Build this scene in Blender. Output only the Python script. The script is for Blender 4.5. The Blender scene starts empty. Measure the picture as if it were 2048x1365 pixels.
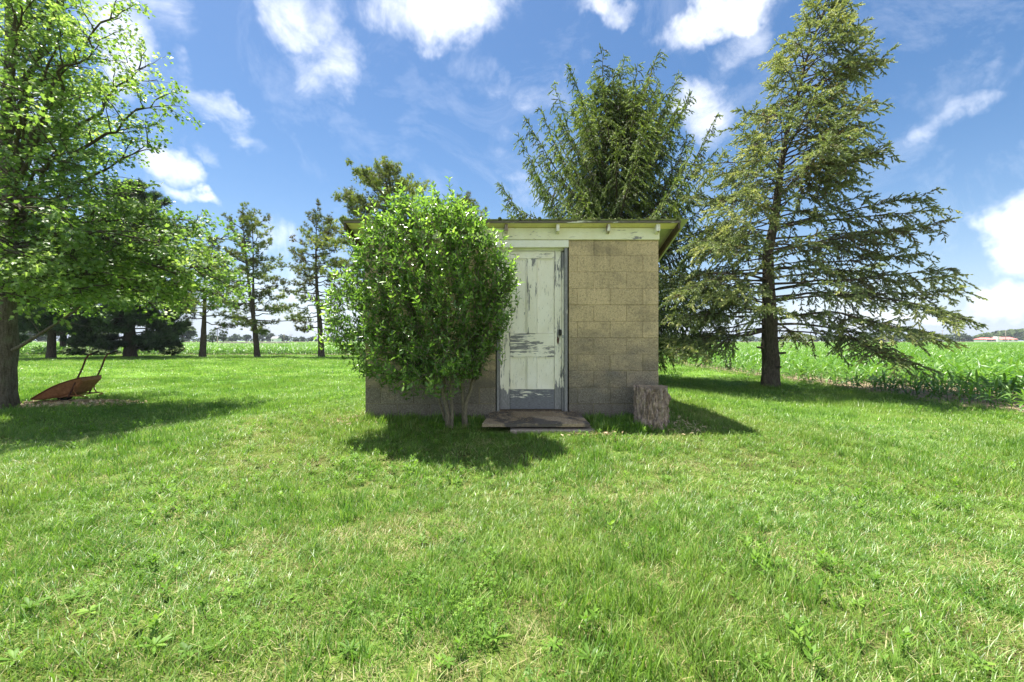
import bpy, math, random
import numpy as np
from mathutils import Vector, Matrix
from mathutils import noise as mnoise

random.seed(7)
RNG = np.random.default_rng(7)
R = math.radians
F = 910.0            # focal length in pixels of the 2048 px wide photograph
H = 1.2              # eye height above the flat lawn

# ------------------------------------------------------------------ camera, sky, sun, exposure
scene = bpy.context.scene
col = scene.collection
cam_d = bpy.data.cameras.new('camera')
cam_d.sensor_width = 36.0
cam_d.lens = 36.0 * F / 2048.0
cam_d.clip_start = 0.05
cam_d.clip_end = 12000
cam = bpy.data.objects.new('camera', cam_d)
cam.location = (0, 0, H)
cam.rotation_euler = (R(90), 0, 0)
col.objects.link(cam)
scene.camera = cam

SUN_DIR = Vector((-0.62, 0.42, 2.35)).normalized()      # towards the sun
SUN_EL = math.asin(SUN_DIR.z)
SUN_AZ = math.atan2(SUN_DIR.x, SUN_DIR.y)
SKY_STRENGTH = 0.13
scene.view_settings.view_transform = 'Standard'
scene.view_settings.look = 'None'
scene.view_settings.gamma = 1.0
scene.view_settings.exposure = 1.57
scene.view_settings.use_curve_mapping = False


def build_world():
    w = bpy.data.worlds.new('World')
    scene.world = w
    w.use_nodes = True
    nt = w.node_tree
    nt.nodes.clear()
    N = nt.nodes.new
    L = nt.links.new
    out = N('ShaderNodeOutputWorld')
    bg = N('ShaderNodeBackground')
    bg.inputs['Strength'].default_value = SKY_STRENGTH
    L(bg.outputs[0], out.inputs[0])
    sky = N('ShaderNodeTexSky')
    sky.sky_type = 'NISHITA'
    sky.sun_disc = False
    sky.sun_elevation = SUN_EL
    sky.sun_rotation = SUN_AZ
    sky.altitude = 200
    sky.air_density = 1.0
    sky.dust_density = 0.8
    sky.ozone_density = 1.6
    tc = N('ShaderNodeTexCoord')
    gen = tc.outputs['Generated']

    def M(op, a, b=None, c=None, clamp=False):
        n = N('ShaderNodeMath')
        n.operation = op
        n.use_clamp = clamp
        for i, v in enumerate((a, b, c)):
            if v is None:
                continue
            if isinstance(v, (int, float)):
                n.inputs[i].default_value = v
            else:
                L(v, n.inputs[i])
        return n.outputs[0]

    def fbm(scale, detail, rough, dist=0.0, vec=None):
        n = N('ShaderNodeTexNoise')
        n.inputs['Scale'].default_value = scale
        n.inputs['Detail'].default_value = detail
        n.inputs['Roughness'].default_value = rough
        n.inputs['Distortion'].default_value = dist
        L(vec if vec is not None else gen, n.inputs['Vector'])
        return n
    # gentle warp of the direction so that every cloud gets a ragged outline
    wn = fbm(7.0, 5, 0.6)
    sub = N('ShaderNodeVectorMath'); sub.operation = 'SUBTRACT'
    L(wn.outputs['Color'], sub.inputs[0]); sub.inputs[1].default_value = (.5, .5, .5)
    sc = N('ShaderNodeVectorMath'); sc.operation = 'SCALE'
    L(sub.outputs[0], sc.inputs[0]); sc.inputs['Scale'].default_value = 0.17
    ad = N('ShaderNodeVectorMath'); ad.operation = 'ADD'
    L(gen, ad.inputs[0]); L(sc.outputs[0], ad.inputs[1])
    wdir = ad.outputs[0]
    # clouds of this sky: direction (in photo pixels), half sizes, density, tilt
    clouds = [
        (880, 15, 185, 95, 1.15, 10), (930, 120, 150, 60, .38, -20), (600, 25, 90, 75, .8, 20),
        (1450, 5, 165, 65, 1.1, 5), (1480, 75, 85, 60, .6, 40), (1205, 10, 75, 40, .85, 0),
        (335, 330, 62, 50, .95, -30), (390, 398, 60, 24, .85, -12), (205, 60, 85, 150, .9, 15),
        (310, 30, 90, 70, .5, -30), (450, 222, 130, 42, .8, -25), (1400, 235, 75, 80, .8, 50),
        (1085, 200, 90, 60, .65, 30), (2060, 470, 80, 95, 1.25, 0), (2030, 600, 110, 65, 1.2, 10),
        (1870, 245, 130, 36, .65, 18), (650, 130, 80, 90, .65, -60), (410, 290, 55, 30, .5, -40),
        (560, 455, 70, 50, .6, -40), (640, 600, 330, 105, .62, 0), (1650, 620, 230, 70, .5, 0),
        (1990, 130, 120, 40, .3, 35), (1020, 350, 70, 120, .45, 70), (60, 230, 160, 200, .6, 0),
        (1830, 655, 160, 22, .7, 0), (1050, 290, 60, 60, .4, 0), (560, 340, 60, 30, .25, 0),
        # the same kind of puffs all round, outside the frame
        (-700, 200, 300, 160, .9, 0), (2900, 150, 330, 170, .9, 10), (500, -500, 350, 200, .9, 0),
        (1700, -600, 320, 240, .9, 20),
    ]
    total = None
    for (px, py, hw, hh, s, tilt) in clouds:
        c = Vector(((px - 1024) / F, 1.0, (682 - py) / F))
        dist = c.length
        c.normalize()
        up = Vector((0, 0, 1))
        u = c.cross(up).normalized()
        v = u.cross(c).normalized()
        a = R(tilt)
        u2 = u * math.cos(a) + v * math.sin(a)
        v2 = -u * math.sin(a) + v * math.cos(a)
        k = F * dist
        su, sv = .80 * hw / k, .80 * hh / k

        def dot(vec):
            n = N('ShaderNodeVectorMath'); n.operation = 'DOT_PRODUCT'
            L(wdir, n.inputs[0]); n.inputs[1].default_value = vec
            return n.outputs['Value']
        A = dot(u2 / su); B = dot(v2 / sv); D = dot(c)
        r2 = M('ADD', M('MULTIPLY', A, A), M('MULTIPLY', B, B))
        m = M('SUBTRACT', 1.0, M('MULTIPLY', r2, 0.6), clamp=True)
        m = M('MULTIPLY', m, M('MULTIPLY', M('GREATER_THAN', D, 0.2), s))
        total = m if total is None else M('MAXIMUM', total, m)
    # unseen noise clouds added behind the camera, denser to brighten the shed front
    sep = N('ShaderNodeSeparateXYZ'); L(gen, sep.inputs[0])
    back = M('MULTIPLY', M('SUBTRACT', 0.0, sep.outputs['Y']), 3.0, clamp=True)
    bn = fbm(3.0, 4, 0.55)
    backd = M('MULTIPLY', M('MULTIPLY', M('SUBTRACT', bn.outputs['Fac'], 0.38), 5.0, clamp=True), M('MULTIPLY', back, 1.15))
    total = M('MAXIMUM', total, backd)
    n1 = fbm(9.0, 9, 0.62, 0.6)
    n2 = fbm(26.0, 6, 0.6, 0.3)
    d = M('ADD', total, M('MULTIPLY', M('SUBTRACT', n1.outputs['Fac'], 0.51), 1.5))
    d = M('ADD', d, M('MULTIPLY', M('SUBTRACT', n2.outputs['Fac'], 0.5), 0.45))
    mr = N('ShaderNodeMapRange'); mr.interpolation_type = 'SMOOTHSTEP'
    L(d, mr.inputs['Value'])
    mr.inputs['From Min'].default_value = 0.20
    mr.inputs['From Max'].default_value = 1.55
    faint = fbm(4.0, 8, 0.68, 1.2)
    fm = M('MULTIPLY', M('SUBTRACT', faint.outputs['Fac'], 0.52), 0.6, clamp=True)
    fac = M('MAXIMUM', mr.outputs[0], fm)
    # the low air near the horizon is milky
    hz = M('MULTIPLY', M('POWER', M('SUBTRACT', 1.0, M('ABSOLUTE', sep.outputs['Z']), clamp=True), 9.0), 0.8)
    hsv = N('ShaderNodeHueSaturation')
    hsv.inputs['Hue'].default_value = SKY_HUE
    hsv.inputs['Saturation'].default_value = SKY_SAT
    hsv.inputs['Value'].default_value = SKY_VALUE
    L(sky.outputs[0], hsv.inputs['Color'])
    mix0 = N('ShaderNodeMix'); mix0.data_type = 'RGBA'
    L(hz, mix0.inputs['Factor']); L(hsv.outputs[0], mix0.inputs[6])
    mix0.inputs[7].default_value = (HZ[0], HZ[1], HZ[2], 1)
    mix = N('ShaderNodeMix'); mix.data_type = 'RGBA'
    L(fac, mix.inputs['Factor'])
    L(mix0.outputs[2], mix.inputs[6])
    mix.inputs[7].default_value = (CL[0], CL[1], CL[2], 1)
    L(mix.outputs[2], bg.inputs['Color'])


SKY_VALUE = 0.43
SKY_HUE = 0.5
SKY_SAT = 1.22
HZ = (1.9, 2.3, 3.1)
CL = (4.6, 4.6, 4.7)
build_world()

sun_d = bpy.data.lights.new('sun', 'SUN')
sun_d.energy = 4.8
sun_d.angle = R(0.53)
sun_d.color = (1.0, 0.955, 0.88)
sun = bpy.data.objects.new('sun', sun_d)
sun.rotation_euler = (-SUN_DIR).to_track_quat('-Z', 'Y').to_euler()
sun.location = (0, 0, 30)
col.objects.link(sun)


# ------------------------------------------------------------------ helpers
def P(px, py, Y):
    """world point seen at photo pixel (px, py) at distance Y along the view"""
    return Vector(((px - 1024) / F * Y, Y, H + (682 - py) / F * Y))


def ground_z(x, y):
    m = 0.29 * math.exp(-(((x * 0.9) / 3.6) ** 4)) * math.exp(-(((y - 7.6) / 2.9) ** 4))
    n = 0.05 * (mnoise.noise(Vector((x * 0.22, y * 0.22, 0.3))))
    d = math.hypot(x, y)
    n *= min(1.0, max(0.0, (60 - d) / 20))
    near_shed = math.exp(-((x / 2.6) ** 2) - (((y - 6.5) / 2.0) ** 2))
    return m + n * (1 - near_shed)


def tag(o, label=None, cat=None, group=None, kind=None):
    if label: o['label'] = label
    if cat: o['category'] = cat
    if group: o['group'] = group
    if kind: o['kind'] = kind
    return o


def thing(name, loc, label, cat, group=None):
    o = bpy.data.objects.new(name, None)
    o.empty_display_size = 0.1
    o.location = loc
    col.objects.link(o)
    return tag(o, label, cat, group)


def world_loc(o):
    v = Vector((0, 0, 0))
    while o is not None:
        v += Vector(o.location)
        o = o.parent
    return v


def link_mesh(name, me, mats, parent=None, origin=None):
    """link mesh data given in world coordinates as an object under parent"""
    if mats is not None:
        for m in (mats if isinstance(mats, (list, tuple)) else [mats]):
            me.materials.append(m)
    o = bpy.data.objects.new(name, me)
    base = world_loc(parent) if parent is not None else Vector((0, 0, 0))
    org = Vector(origin) if origin is not None else base
    if org.length > 0:
        me.transform(Matrix.Translation(-org))
    o.location = org - base
    if parent is not None:
        o.parent = parent
    col.objects.link(o)
    return o


def mesh_np(name, V, T, attrs=None, smooth=False, mat_index=None):
    """fast triangle / quad mesh from numpy arrays"""
    me = bpy.data.meshes.new(name)
    V = np.asarray(V, dtype=np.float32)
    T = np.asarray(T, dtype=np.int32)
    k = T.shape[1]
    me.vertices.add(len(V)); me.vertices.foreach_set('co', V.ravel())
    me.loops.add(T.size); me.loops.foreach_set('vertex_index', T.ravel())
    me.polygons.add(len(T))
    me.polygons.foreach_set('loop_start', np.arange(0, T.size, k, dtype=np.int32))
    me.polygons.foreach_set('loop_total', np.full(len(T), k, dtype=np.int32))
    if smooth:
        me.polygons.foreach_set('use_smooth', np.ones(len(T), dtype=bool))
    if mat_index is not None:
        me.polygons.foreach_set('material_index', np.asarray(mat_index, dtype=np.int32))
    for an, av in (attrs or {}).items():
        a = me.attributes.new(an, 'FLOAT', 'POINT')
        a.data.foreach_set('value', np.asarray(av, dtype=np.float32))
    me.update(calc_edges=True)
    return me


class MB:
    def __init__(self):
        self.v = []; self.f = []; self.sm = False

    def box(self, x0, x1, y0, y1, z0, z1):
        b = len(self.v)
        self.v += [(x0, y0, z0), (x1, y0, z0), (x1, y1, z0), (x0, y1, z0), (x0, y0, z1), (x1, y0, z1), (x1, y1, z1), (x0, y1, z1)]
        self.f += [(b, b + 3, b + 2, b + 1), (b + 4, b + 5, b + 6, b + 7), (b, b + 1, b + 5, b + 4), (b + 1, b + 2, b + 6, b + 5), (b + 2, b + 3, b + 7, b + 6), (b + 3, b, b + 4, b + 7)]
        return self

    def hexa(self, pts):
        b = len(self.v)
        self.v += [tuple(p) for p in pts]
        self.f += [(b, b + 3, b + 2, b + 1), (b + 4, b + 5, b + 6, b + 7), (b, b + 1, b + 5, b + 4), (b + 1, b + 2, b + 6, b + 5), (b + 2, b + 3, b + 7, b + 6), (b + 3, b, b + 4, b + 7)]
        return self

    def tube(self, pts, rad, sides=8, cap=True):
        V, Q = tube_np(pts, rad, sides)
        b = len(self.v)
        self.v += [tuple(p) for p in V]
        self.f += [tuple(int(i) + b for i in q) for q in Q]
        if cap:
            self.f.append(tuple(b + i for i in range(sides))[::-1])
            n = len(V)
            self.f.append(tuple(b + n - sides + i for i in range(sides)))
        self.sm = True
        return self

    def build(self, name, mat, parent=None, bevel=0.0, smooth=None, origin=None, segs=1):
        me = bpy.data.meshes.new(name)
        me.from_pydata(self.v, [], self.f)
        if self.sm if smooth is None else smooth:
            me.polygons.foreach_set('use_smooth', [True] * len(me.polygons))
        me.update()
        o = link_mesh(name, me, mat, parent, origin)
        if bevel:
            m = o.modifiers.new('bevel', 'BEVEL'); m.width = bevel; m.segments = segs; m.limit_method = 'ANGLE'
        return o


def tube_np(pts, rad, sides=6):
    P_ = np.asarray([tuple(p) for p in pts], dtype=float)
    n = len(P_)
    rad = np.full(n, rad) if np.isscalar(rad) else np.asarray(rad, dtype=float)
    T = np.gradient(P_, axis=0)
    T /= np.linalg.norm(T, axis=1, keepdims=True) + 1e-9
    ref = np.array([0, 0, 1.0]) if abs(T[0][2]) < 0.9 else np.array([1.0, 0, 0])
    U = np.cross(T, ref); U /= np.linalg.norm(U, axis=1, keepdims=True) + 1e-9
    W = np.cross(T, U)
    a = np.linspace(0, 2 * math.pi, sides, endpoint=False)
    V = P_[:, None, :] + rad[:, None, None] * (np.cos(a)[None, :, None] * U[:, None, :] + np.sin(a)[None, :, None] * W[:, None, :])
    V = V.reshape(-1, 3)
    i = np.arange(n - 1)[:, None]; j = np.arange(sides)[None, :]
    j2 = (j + 1) % sides
    Q = np.stack([i * sides + j, i * sides + j2, (i + 1) * sides + j2, (i + 1) * sides + j], axis=-1).reshape(-1, 4)
    return V, Q


class Tubes:
    def __init__(self): self.V = []; self.Q = []; self.n = 0

    def add(self, pts, rad, sides=5):
        V, Q = tube_np(pts, rad, sides)
        self.V.append(V); self.Q.append(Q + self.n); self.n += len(V)

    def build(self, name, mat, parent, kind=None):
        if not self.V: return None
        me = mesh_np(name, np.concatenate(self.V), np.concatenate(self.Q), smooth=True)
        return tag(link_mesh(name, me, mat, parent), kind=kind)


def frames(D, roll=None):
    """orthonormal frames whose first axis follows D; third axis as near up as possible, then rolled"""
    D = D / (np.linalg.norm(D, axis=1, keepdims=True) + 1e-9)
    up = np.tile(np.array([0, 0, 1.0]), (len(D), 1))
    bad = np.abs(D[:, 2]) > 0.95
    up[bad] = (1, 0, 0)
    S = np.cross(up, D); S /= np.linalg.norm(S, axis=1, keepdims=True) + 1e-9
    U = np.cross(D, S)
    if roll is not None:
        c, s = np.cos(roll)[:, None], np.sin(roll)[:, None]
        S, U = S * c + U * s, U * c - S * s
    return np.stack([D, S, U], axis=2)      # columns


def stamp(tv, tf, pos, fr, scale):
    """copies of a small template at many places as one real mesh"""
    tv = np.asarray(tv, float); tf = np.asarray(tf, int)
    n = len(pos)
    sc = scale[:, None, None] if scale.ndim == 1 else scale[:, None, :]
    V = np.einsum('nij,nvj->nvi', fr, tv[None] * sc) + pos[:, None, :]
    T = (tf[None] + (np.arange(n) * len(tv))[:, None, None]).reshape(-1, tf.shape[1])
    return V.reshape(-1, 3), T


# ------------------------------------------------------------------ materials
MATS = {}


def new_mat(name):
    m = bpy.data.materials.new(name)
    m.use_nodes = True
    nt = m.node_tree
    nt.nodes.clear()
    out = nt.nodes.new('ShaderNodeOutputMaterial')
    return m, nt, out


class NT:
    """small node-building helper"""
    def __init__(self, nt): self.nt = nt

    def n(self, t, **kw):
        n = self.nt.nodes.new(t)
        for k, v in kw.items(): setattr(n, k, v)
        return n

    def l(self, a, b): self.nt.links.new(a, b)

    def math(self, op, a, b=None, clamp=False):
        n = self.n('ShaderNodeMath', operation=op, use_clamp=clamp)
        for i, v in enumerate((a, b)):
            if v is None: continue
            if isinstance(v, (int, float)): n.inputs[i].default_value = v
            else: self.l(v, n.inputs[i])
        return n.outputs[0]

    def pos(self, scale=(1, 1, 1), obj=False):
        if obj:
            src = self.n('ShaderNodeTexCoord').outputs['Object']
        else:
            src = self.n('ShaderNodeNewGeometry').outputs['Position']
        mp = self.n('ShaderNodeMapping')
        mp.inputs['Scale'].default_value = scale
        self.l(src, mp.inputs['Vector'])
        return mp.outputs[0]

    def noise(self, vec, scale, detail=3, rough=.55, dist=0):
        n = self.n('ShaderNodeTexNoise')
        n.inputs['Scale'].default_value = scale
        n.inputs['Detail'].default_value = detail
        n.inputs['Roughness'].default_value = rough
        n.inputs['Distortion'].default_value = dist
        self.l(vec, n.inputs['Vector'])
        return n.outputs['Fac']

    def ramp(self, fac, stops):
        r = self.n('ShaderNodeValToRGB')
        e = r.color_ramp.elements
        while len(e) < len(stops): e.new(0.5)
        for i, (p, c) in enumerate(stops):
            e[i].position = p
            e[i].color = (c, c, c, 1) if isinstance(c, (int, float)) else (*c, 1)
        self.l(fac, r.inputs[0])
        return r.outputs[0]

    def mix(self, fac, a, b, mode='MIX'):
        m = self.n('ShaderNodeMix', data_type='RGBA', blend_type=mode)
        if isinstance(fac, (int, float)): m.inputs[0].default_value = fac
        else: self.l(fac, m.inputs[0])
        for i, v in ((6, a), (7, b)):
            if isinstance(v, tuple): m.inputs[i].default_value = (*v, 1)
            else: self.l(v, m.inputs[i])
        return m.outputs[2]

    def bump(self, h, strength, dist=0.01):
        b = self.n('ShaderNodeBump')
        b.inputs['Strength'].default_value = strength
        b.inputs['Distance'].default_value = dist
        self.l(h, b.inputs['Height'])
        return b.outputs[0]

    def principled(self, color, rough=.7, spec=.3, normal=None, metal=0):
        p = self.n('ShaderNodeBsdfPrincipled')
        if isinstance(color, tuple): p.inputs['Base Color'].default_value = (*color, 1)
        else: self.l(color, p.inputs['Base Color'])
        if isinstance(rough, (int, float)): p.inputs['Roughness'].default_value = rough
        else: self.l(rough, p.inputs['Roughness'])
        p.inputs['Specular IOR Level'].default_value = spec
        p.inputs['Metallic'].default_value = metal
        if normal is not None: self.l(normal, p.inputs['Normal'])
        return p.outputs[0]


def foliage_mat(name, stops, trans=0.35, rough=0.5, spec=0.35, patch=0.0, patch_scale=0.6, patch_col=(.3, .25, .1), inst=False, tcol=None):
    """leaf material: per-leaf tint from the mesh attribute or the instance, part of the light comes through"""
    m, nt, out = new_mat(name)
    g = NT(nt)
    if inst:
        oi = g.n('ShaderNodeObjectInfo')
        a = g.n('ShaderNodeAttribute', attribute_name='tint')
        f = g.math('ADD', g.math('MULTIPLY', oi.outputs['Random'], .55), g.math('MULTIPLY', a.outputs['Fac'], .45))
    else:
        a = g.n('ShaderNodeAttribute', attribute_name='tint')
        f = a.outputs['Fac']
    c = g.ramp(f, stops)
    if patch > 0:
        pn = g.noise(g.pos(), patch_scale, 3, .6)
        pf = g.ramp(pn, [(.45, 0.0), (.68, patch)])
        c = g.mix(pf, c, patch_col)
    p = g.principled(c, rough, spec)
    t = g.n('ShaderNodeBsdfTranslucent')
    if tcol:
        tc = g.mix(.55, c, tcol, 'MIX')
    else:
        tc = g.mix(1.0, c, (1.15, 1.25, .55), 'MULTIPLY')
    g.l(tc, t.inputs['Color'])
    ms = g.n('ShaderNodeMixShader')
    ms.inputs[0].default_value = trans
    g.l(p, ms.inputs[1]); g.l(t.outputs[0], ms.inputs[2])
    g.l(ms.outputs[0], out.inputs[0])
    return m


def bark_mat(name, c1, c2, scale=1.0, lichen=None):
    m, nt, out = new_mat(name)
    g = NT(nt)
    v = g.pos((9 * scale, 9 * scale, 2.2 * scale))
    n = g.noise(v, 3.0, 6, .65, .6)
    n2 = g.noise(g.pos(), 40 * scale, 3, .6)
    c = g.ramp(n, [(.3, c1), (.62, c2)])
    c = g.mix(g.ramp(n2, [(.4, 0.0), (.7, .5)]), c, tuple(x * .45 for x in c1))
    if lichen:
        c = g.mix(g.ramp(g.noise(g.pos(), 5, 4, .6), [(.56, 0.0), (.68, .6)]), c, lichen)
    h = g.math('ADD', n, g.math('MULTIPLY', n2, .4))
    g.l(g.principled(c, .9, .12, g.bump(h, .9, .03)), out.inputs[0])
    return m


def simple_mat(name, color, rough=.7, spec=.3, noise_amt=.25, scale=8, metal=0, bump=.2):
    m, nt, out = new_mat(name)
    g = NT(nt)
    n = g.noise(g.pos(), scale, 5, .6)
    c = g.mix(g.ramp(n, [(.3, 0.0), (.7, noise_amt)]), color, tuple(x * .4 for x in color))
    g.l(g.principled(c, rough, spec, g.bump(g.noise(g.pos(), scale * 6, 4, .6), bump, .004), metal), out.inputs[0])
    return m


def peel_mat(name, grain, bare, paint=(.95, .90, .78), wood=(.27, .26, .26), crack=.5, low=None):
    """old white oil paint flaking off grey wood; bare = how much wood shows, grain = axis of the wood fibres"""
    m, nt, out = new_mat(name)
    g = NT(nt)
    sc = {'z': (16, 16, 2.1), 'x': (2.1, 16, 16), 'y': (16, 2.1, 16)}[grain]
    v = g.pos(sc)
    fl = g.noise(v, 1.6, 7, .68, .5)
    big = g.noise(g.pos((2.4, 2.4, 1.8)), 1.7, 3, .6)
    f = g.math('ADD', g.math('MULTIPLY', fl, .68), g.math('MULTIPLY', big, .32))
    if low is not None:     # flakes lost over a height range: paint is gone below z
        geo = g.n('ShaderNodeNewGeometry')
        s = g.n('ShaderNodeSeparateXYZ'); g.l(geo.outputs['Position'], s.inputs[0])
        k = g.math('MULTIPLY', g.math('SUBTRACT', low[0], s.outputs['Z']), low[1])
        k = g.math('MINIMUM', g.math('MAXIMUM', k, 0.0), low[2])
        f = g.math('ADD', f, k)
    thr = .70 - bare * .35
    mask = g.ramp(f, [(thr - .012, 0.0), (thr + .012, 1.0)])
    fine = g.noise(g.pos(tuple(s * 6 for s in sc)), 2.0, 4, .6)
    woodc = g.ramp(fine, [(.3, tuple(x * .55 for x in wood)), (.7, tuple(x * 1.35 for x in wood))])
    crackn = g.noise(g.pos(tuple(s * 3.2 for s in sc)), 1.9, 4, .6, .3)
    dirt = g.noise(g.pos((5, 5, 3)), 1.3, 4, .6)
    pc = g.mix(g.ramp(dirt, [(.35, 0.0), (.75, .55)]), paint, tuple(x * y for x, y in zip(paint, (.80, .77, .64))))
    pc = g.mix(g.ramp(crackn, [(.62, 0.0), (.69, crack)]), pc, tuple(x * .6 for x in wood))
    c = g.mix(mask, pc, woodc)
    h = g.math('SUBTRACT', g.math('MULTIPLY', fine, .25), mask)
    g.l(g.principled(c, .72, .25, g.bump(h, .55, .0035)), out.inputs[0])
    return m


def block_mat():
    m, nt, out = new_mat('cinder_block')
    g = NT(nt)
    geo = g.n('ShaderNodeNewGeometry')
    s = g.n('ShaderNodeSeparateXYZ'); g.l(geo.outputs['Position'], s.inputs[0])
    oi = g.n('ShaderNodeObjectInfo')
    fine = g.noise(g.pos(), 95, 4, .75)
    mid = g.noise(g.pos(), 38, 3, .7)
    tan = g.ramp(fine, [(.30, (.27, .19, .10)), (.48, (.56, .43, .25)), (.62, (.69, .55, .34)), (.74, (.86, .78, .60))])
    grey = g.ramp(fine, [(.30, (.07, .06, .05)), (.48, (.19, .165, .135)), (.62, (.28, .245, .205)), (.74, (.58, .55, .49))])
    # rising damp and soot: a weathered grey that climbs unevenly
    big = g.noise(g.pos((1.4, 1.4, 3.0)), 1.6, 4, .6)
    hgt = g.math('ADD', s.outputs['Z'], g.math('MULTIPLY', g.math('SUBTRACT', big, .5), 1.15))
    hgt = g.math('ADD', hgt, g.math('MULTIPLY', g.math('SUBTRACT', oi.outputs['Random'], .5), .10))
    f = g.ramp(g.math('MULTIPLY', hgt, .4), [(.24, 1.0), (.56, 0.0)])
    c = g.mix(f, tan, grey)
    c = g.mix(g.ramp(mid, [(.35, .35), (.5, 0.0)]), c, (.06, .05, .035))
    c = g.mix(g.ramp(g.noise(g.pos((1.5, 1.5, 2.5)), 2.2, 4, .6), [(.5, 0.0), (.66, .35)]), c, (.17, .14, .10))
    # streaks of rain dirt
    st = g.noise(g.pos((7, 7, .7)), 1.0, 4, .6)
    c = g.mix(g.ramp(st, [(.55, 0.0), (.72, .35)]), c, (.11, .095, .07))
    v = g.math('ADD', g.math('MULTIPLY', oi.outputs['Random'], .16), .92)
    hs = g.n('ShaderNodeHueSaturation')
    g.l(v, hs.inputs['Value']); g.l(c, hs.inputs['Color'])
    h = g.math('ADD', fine, g.math('MULTIPLY', mid, .8))
    g.l(g.principled(hs.outputs[0], .95, .1, g.bump(h, .9, .006)), out.inputs[0])
    return m


def lawn_mat():
    m, nt, out = new_mat('turf')
    g = NT(nt)
    big = g.noise(g.pos(), .45, 5, .6)
    mid = g.noise(g.pos(), 3.0, 5, .65)
    fine = g.noise(g.pos(), 34, 4, .7)
    geo = g.n('ShaderNodeNewGeometry')
    s = g.n('ShaderNodeSeparateXYZ'); g.l(geo.outputs['Position'], s.inputs[0])
    gc = g.ramp(fine, [(.3, (.05, .11, .014)), (.5, (.115, .23, .028)), (.72, (.20, .32, .05))])
    shaded_thatch = g.ramp(fine, [(.38, (.022, .02, .008)), (.54, (.085, .07, .032)), (.74, (.22, .185, .085))])  # brown thatch, darkened so gaps between blades read as shade
    near = g.ramp(g.math('MULTIPLY', s.outputs['Y'], .05), [(.2, 1.0), (.6, .0)])
    f = g.math('MULTIPLY', g.ramp(g.math('ADD', g.math('MULTIPLY', big, .4), g.math('MULTIPLY', mid, .6)), [(.38, .25), (.6, 1.0)]), near)
    c = g.mix(f, gc, shaded_thatch)
    c = g.mix(g.ramp(big, [(.4, 0.0), (.7, .3)]), c, (.15, .20, .03))
    g.l(g.principled(c, .95, .08, g.bump(fine, .8, .03)), out.inputs[0])
    return m


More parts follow.
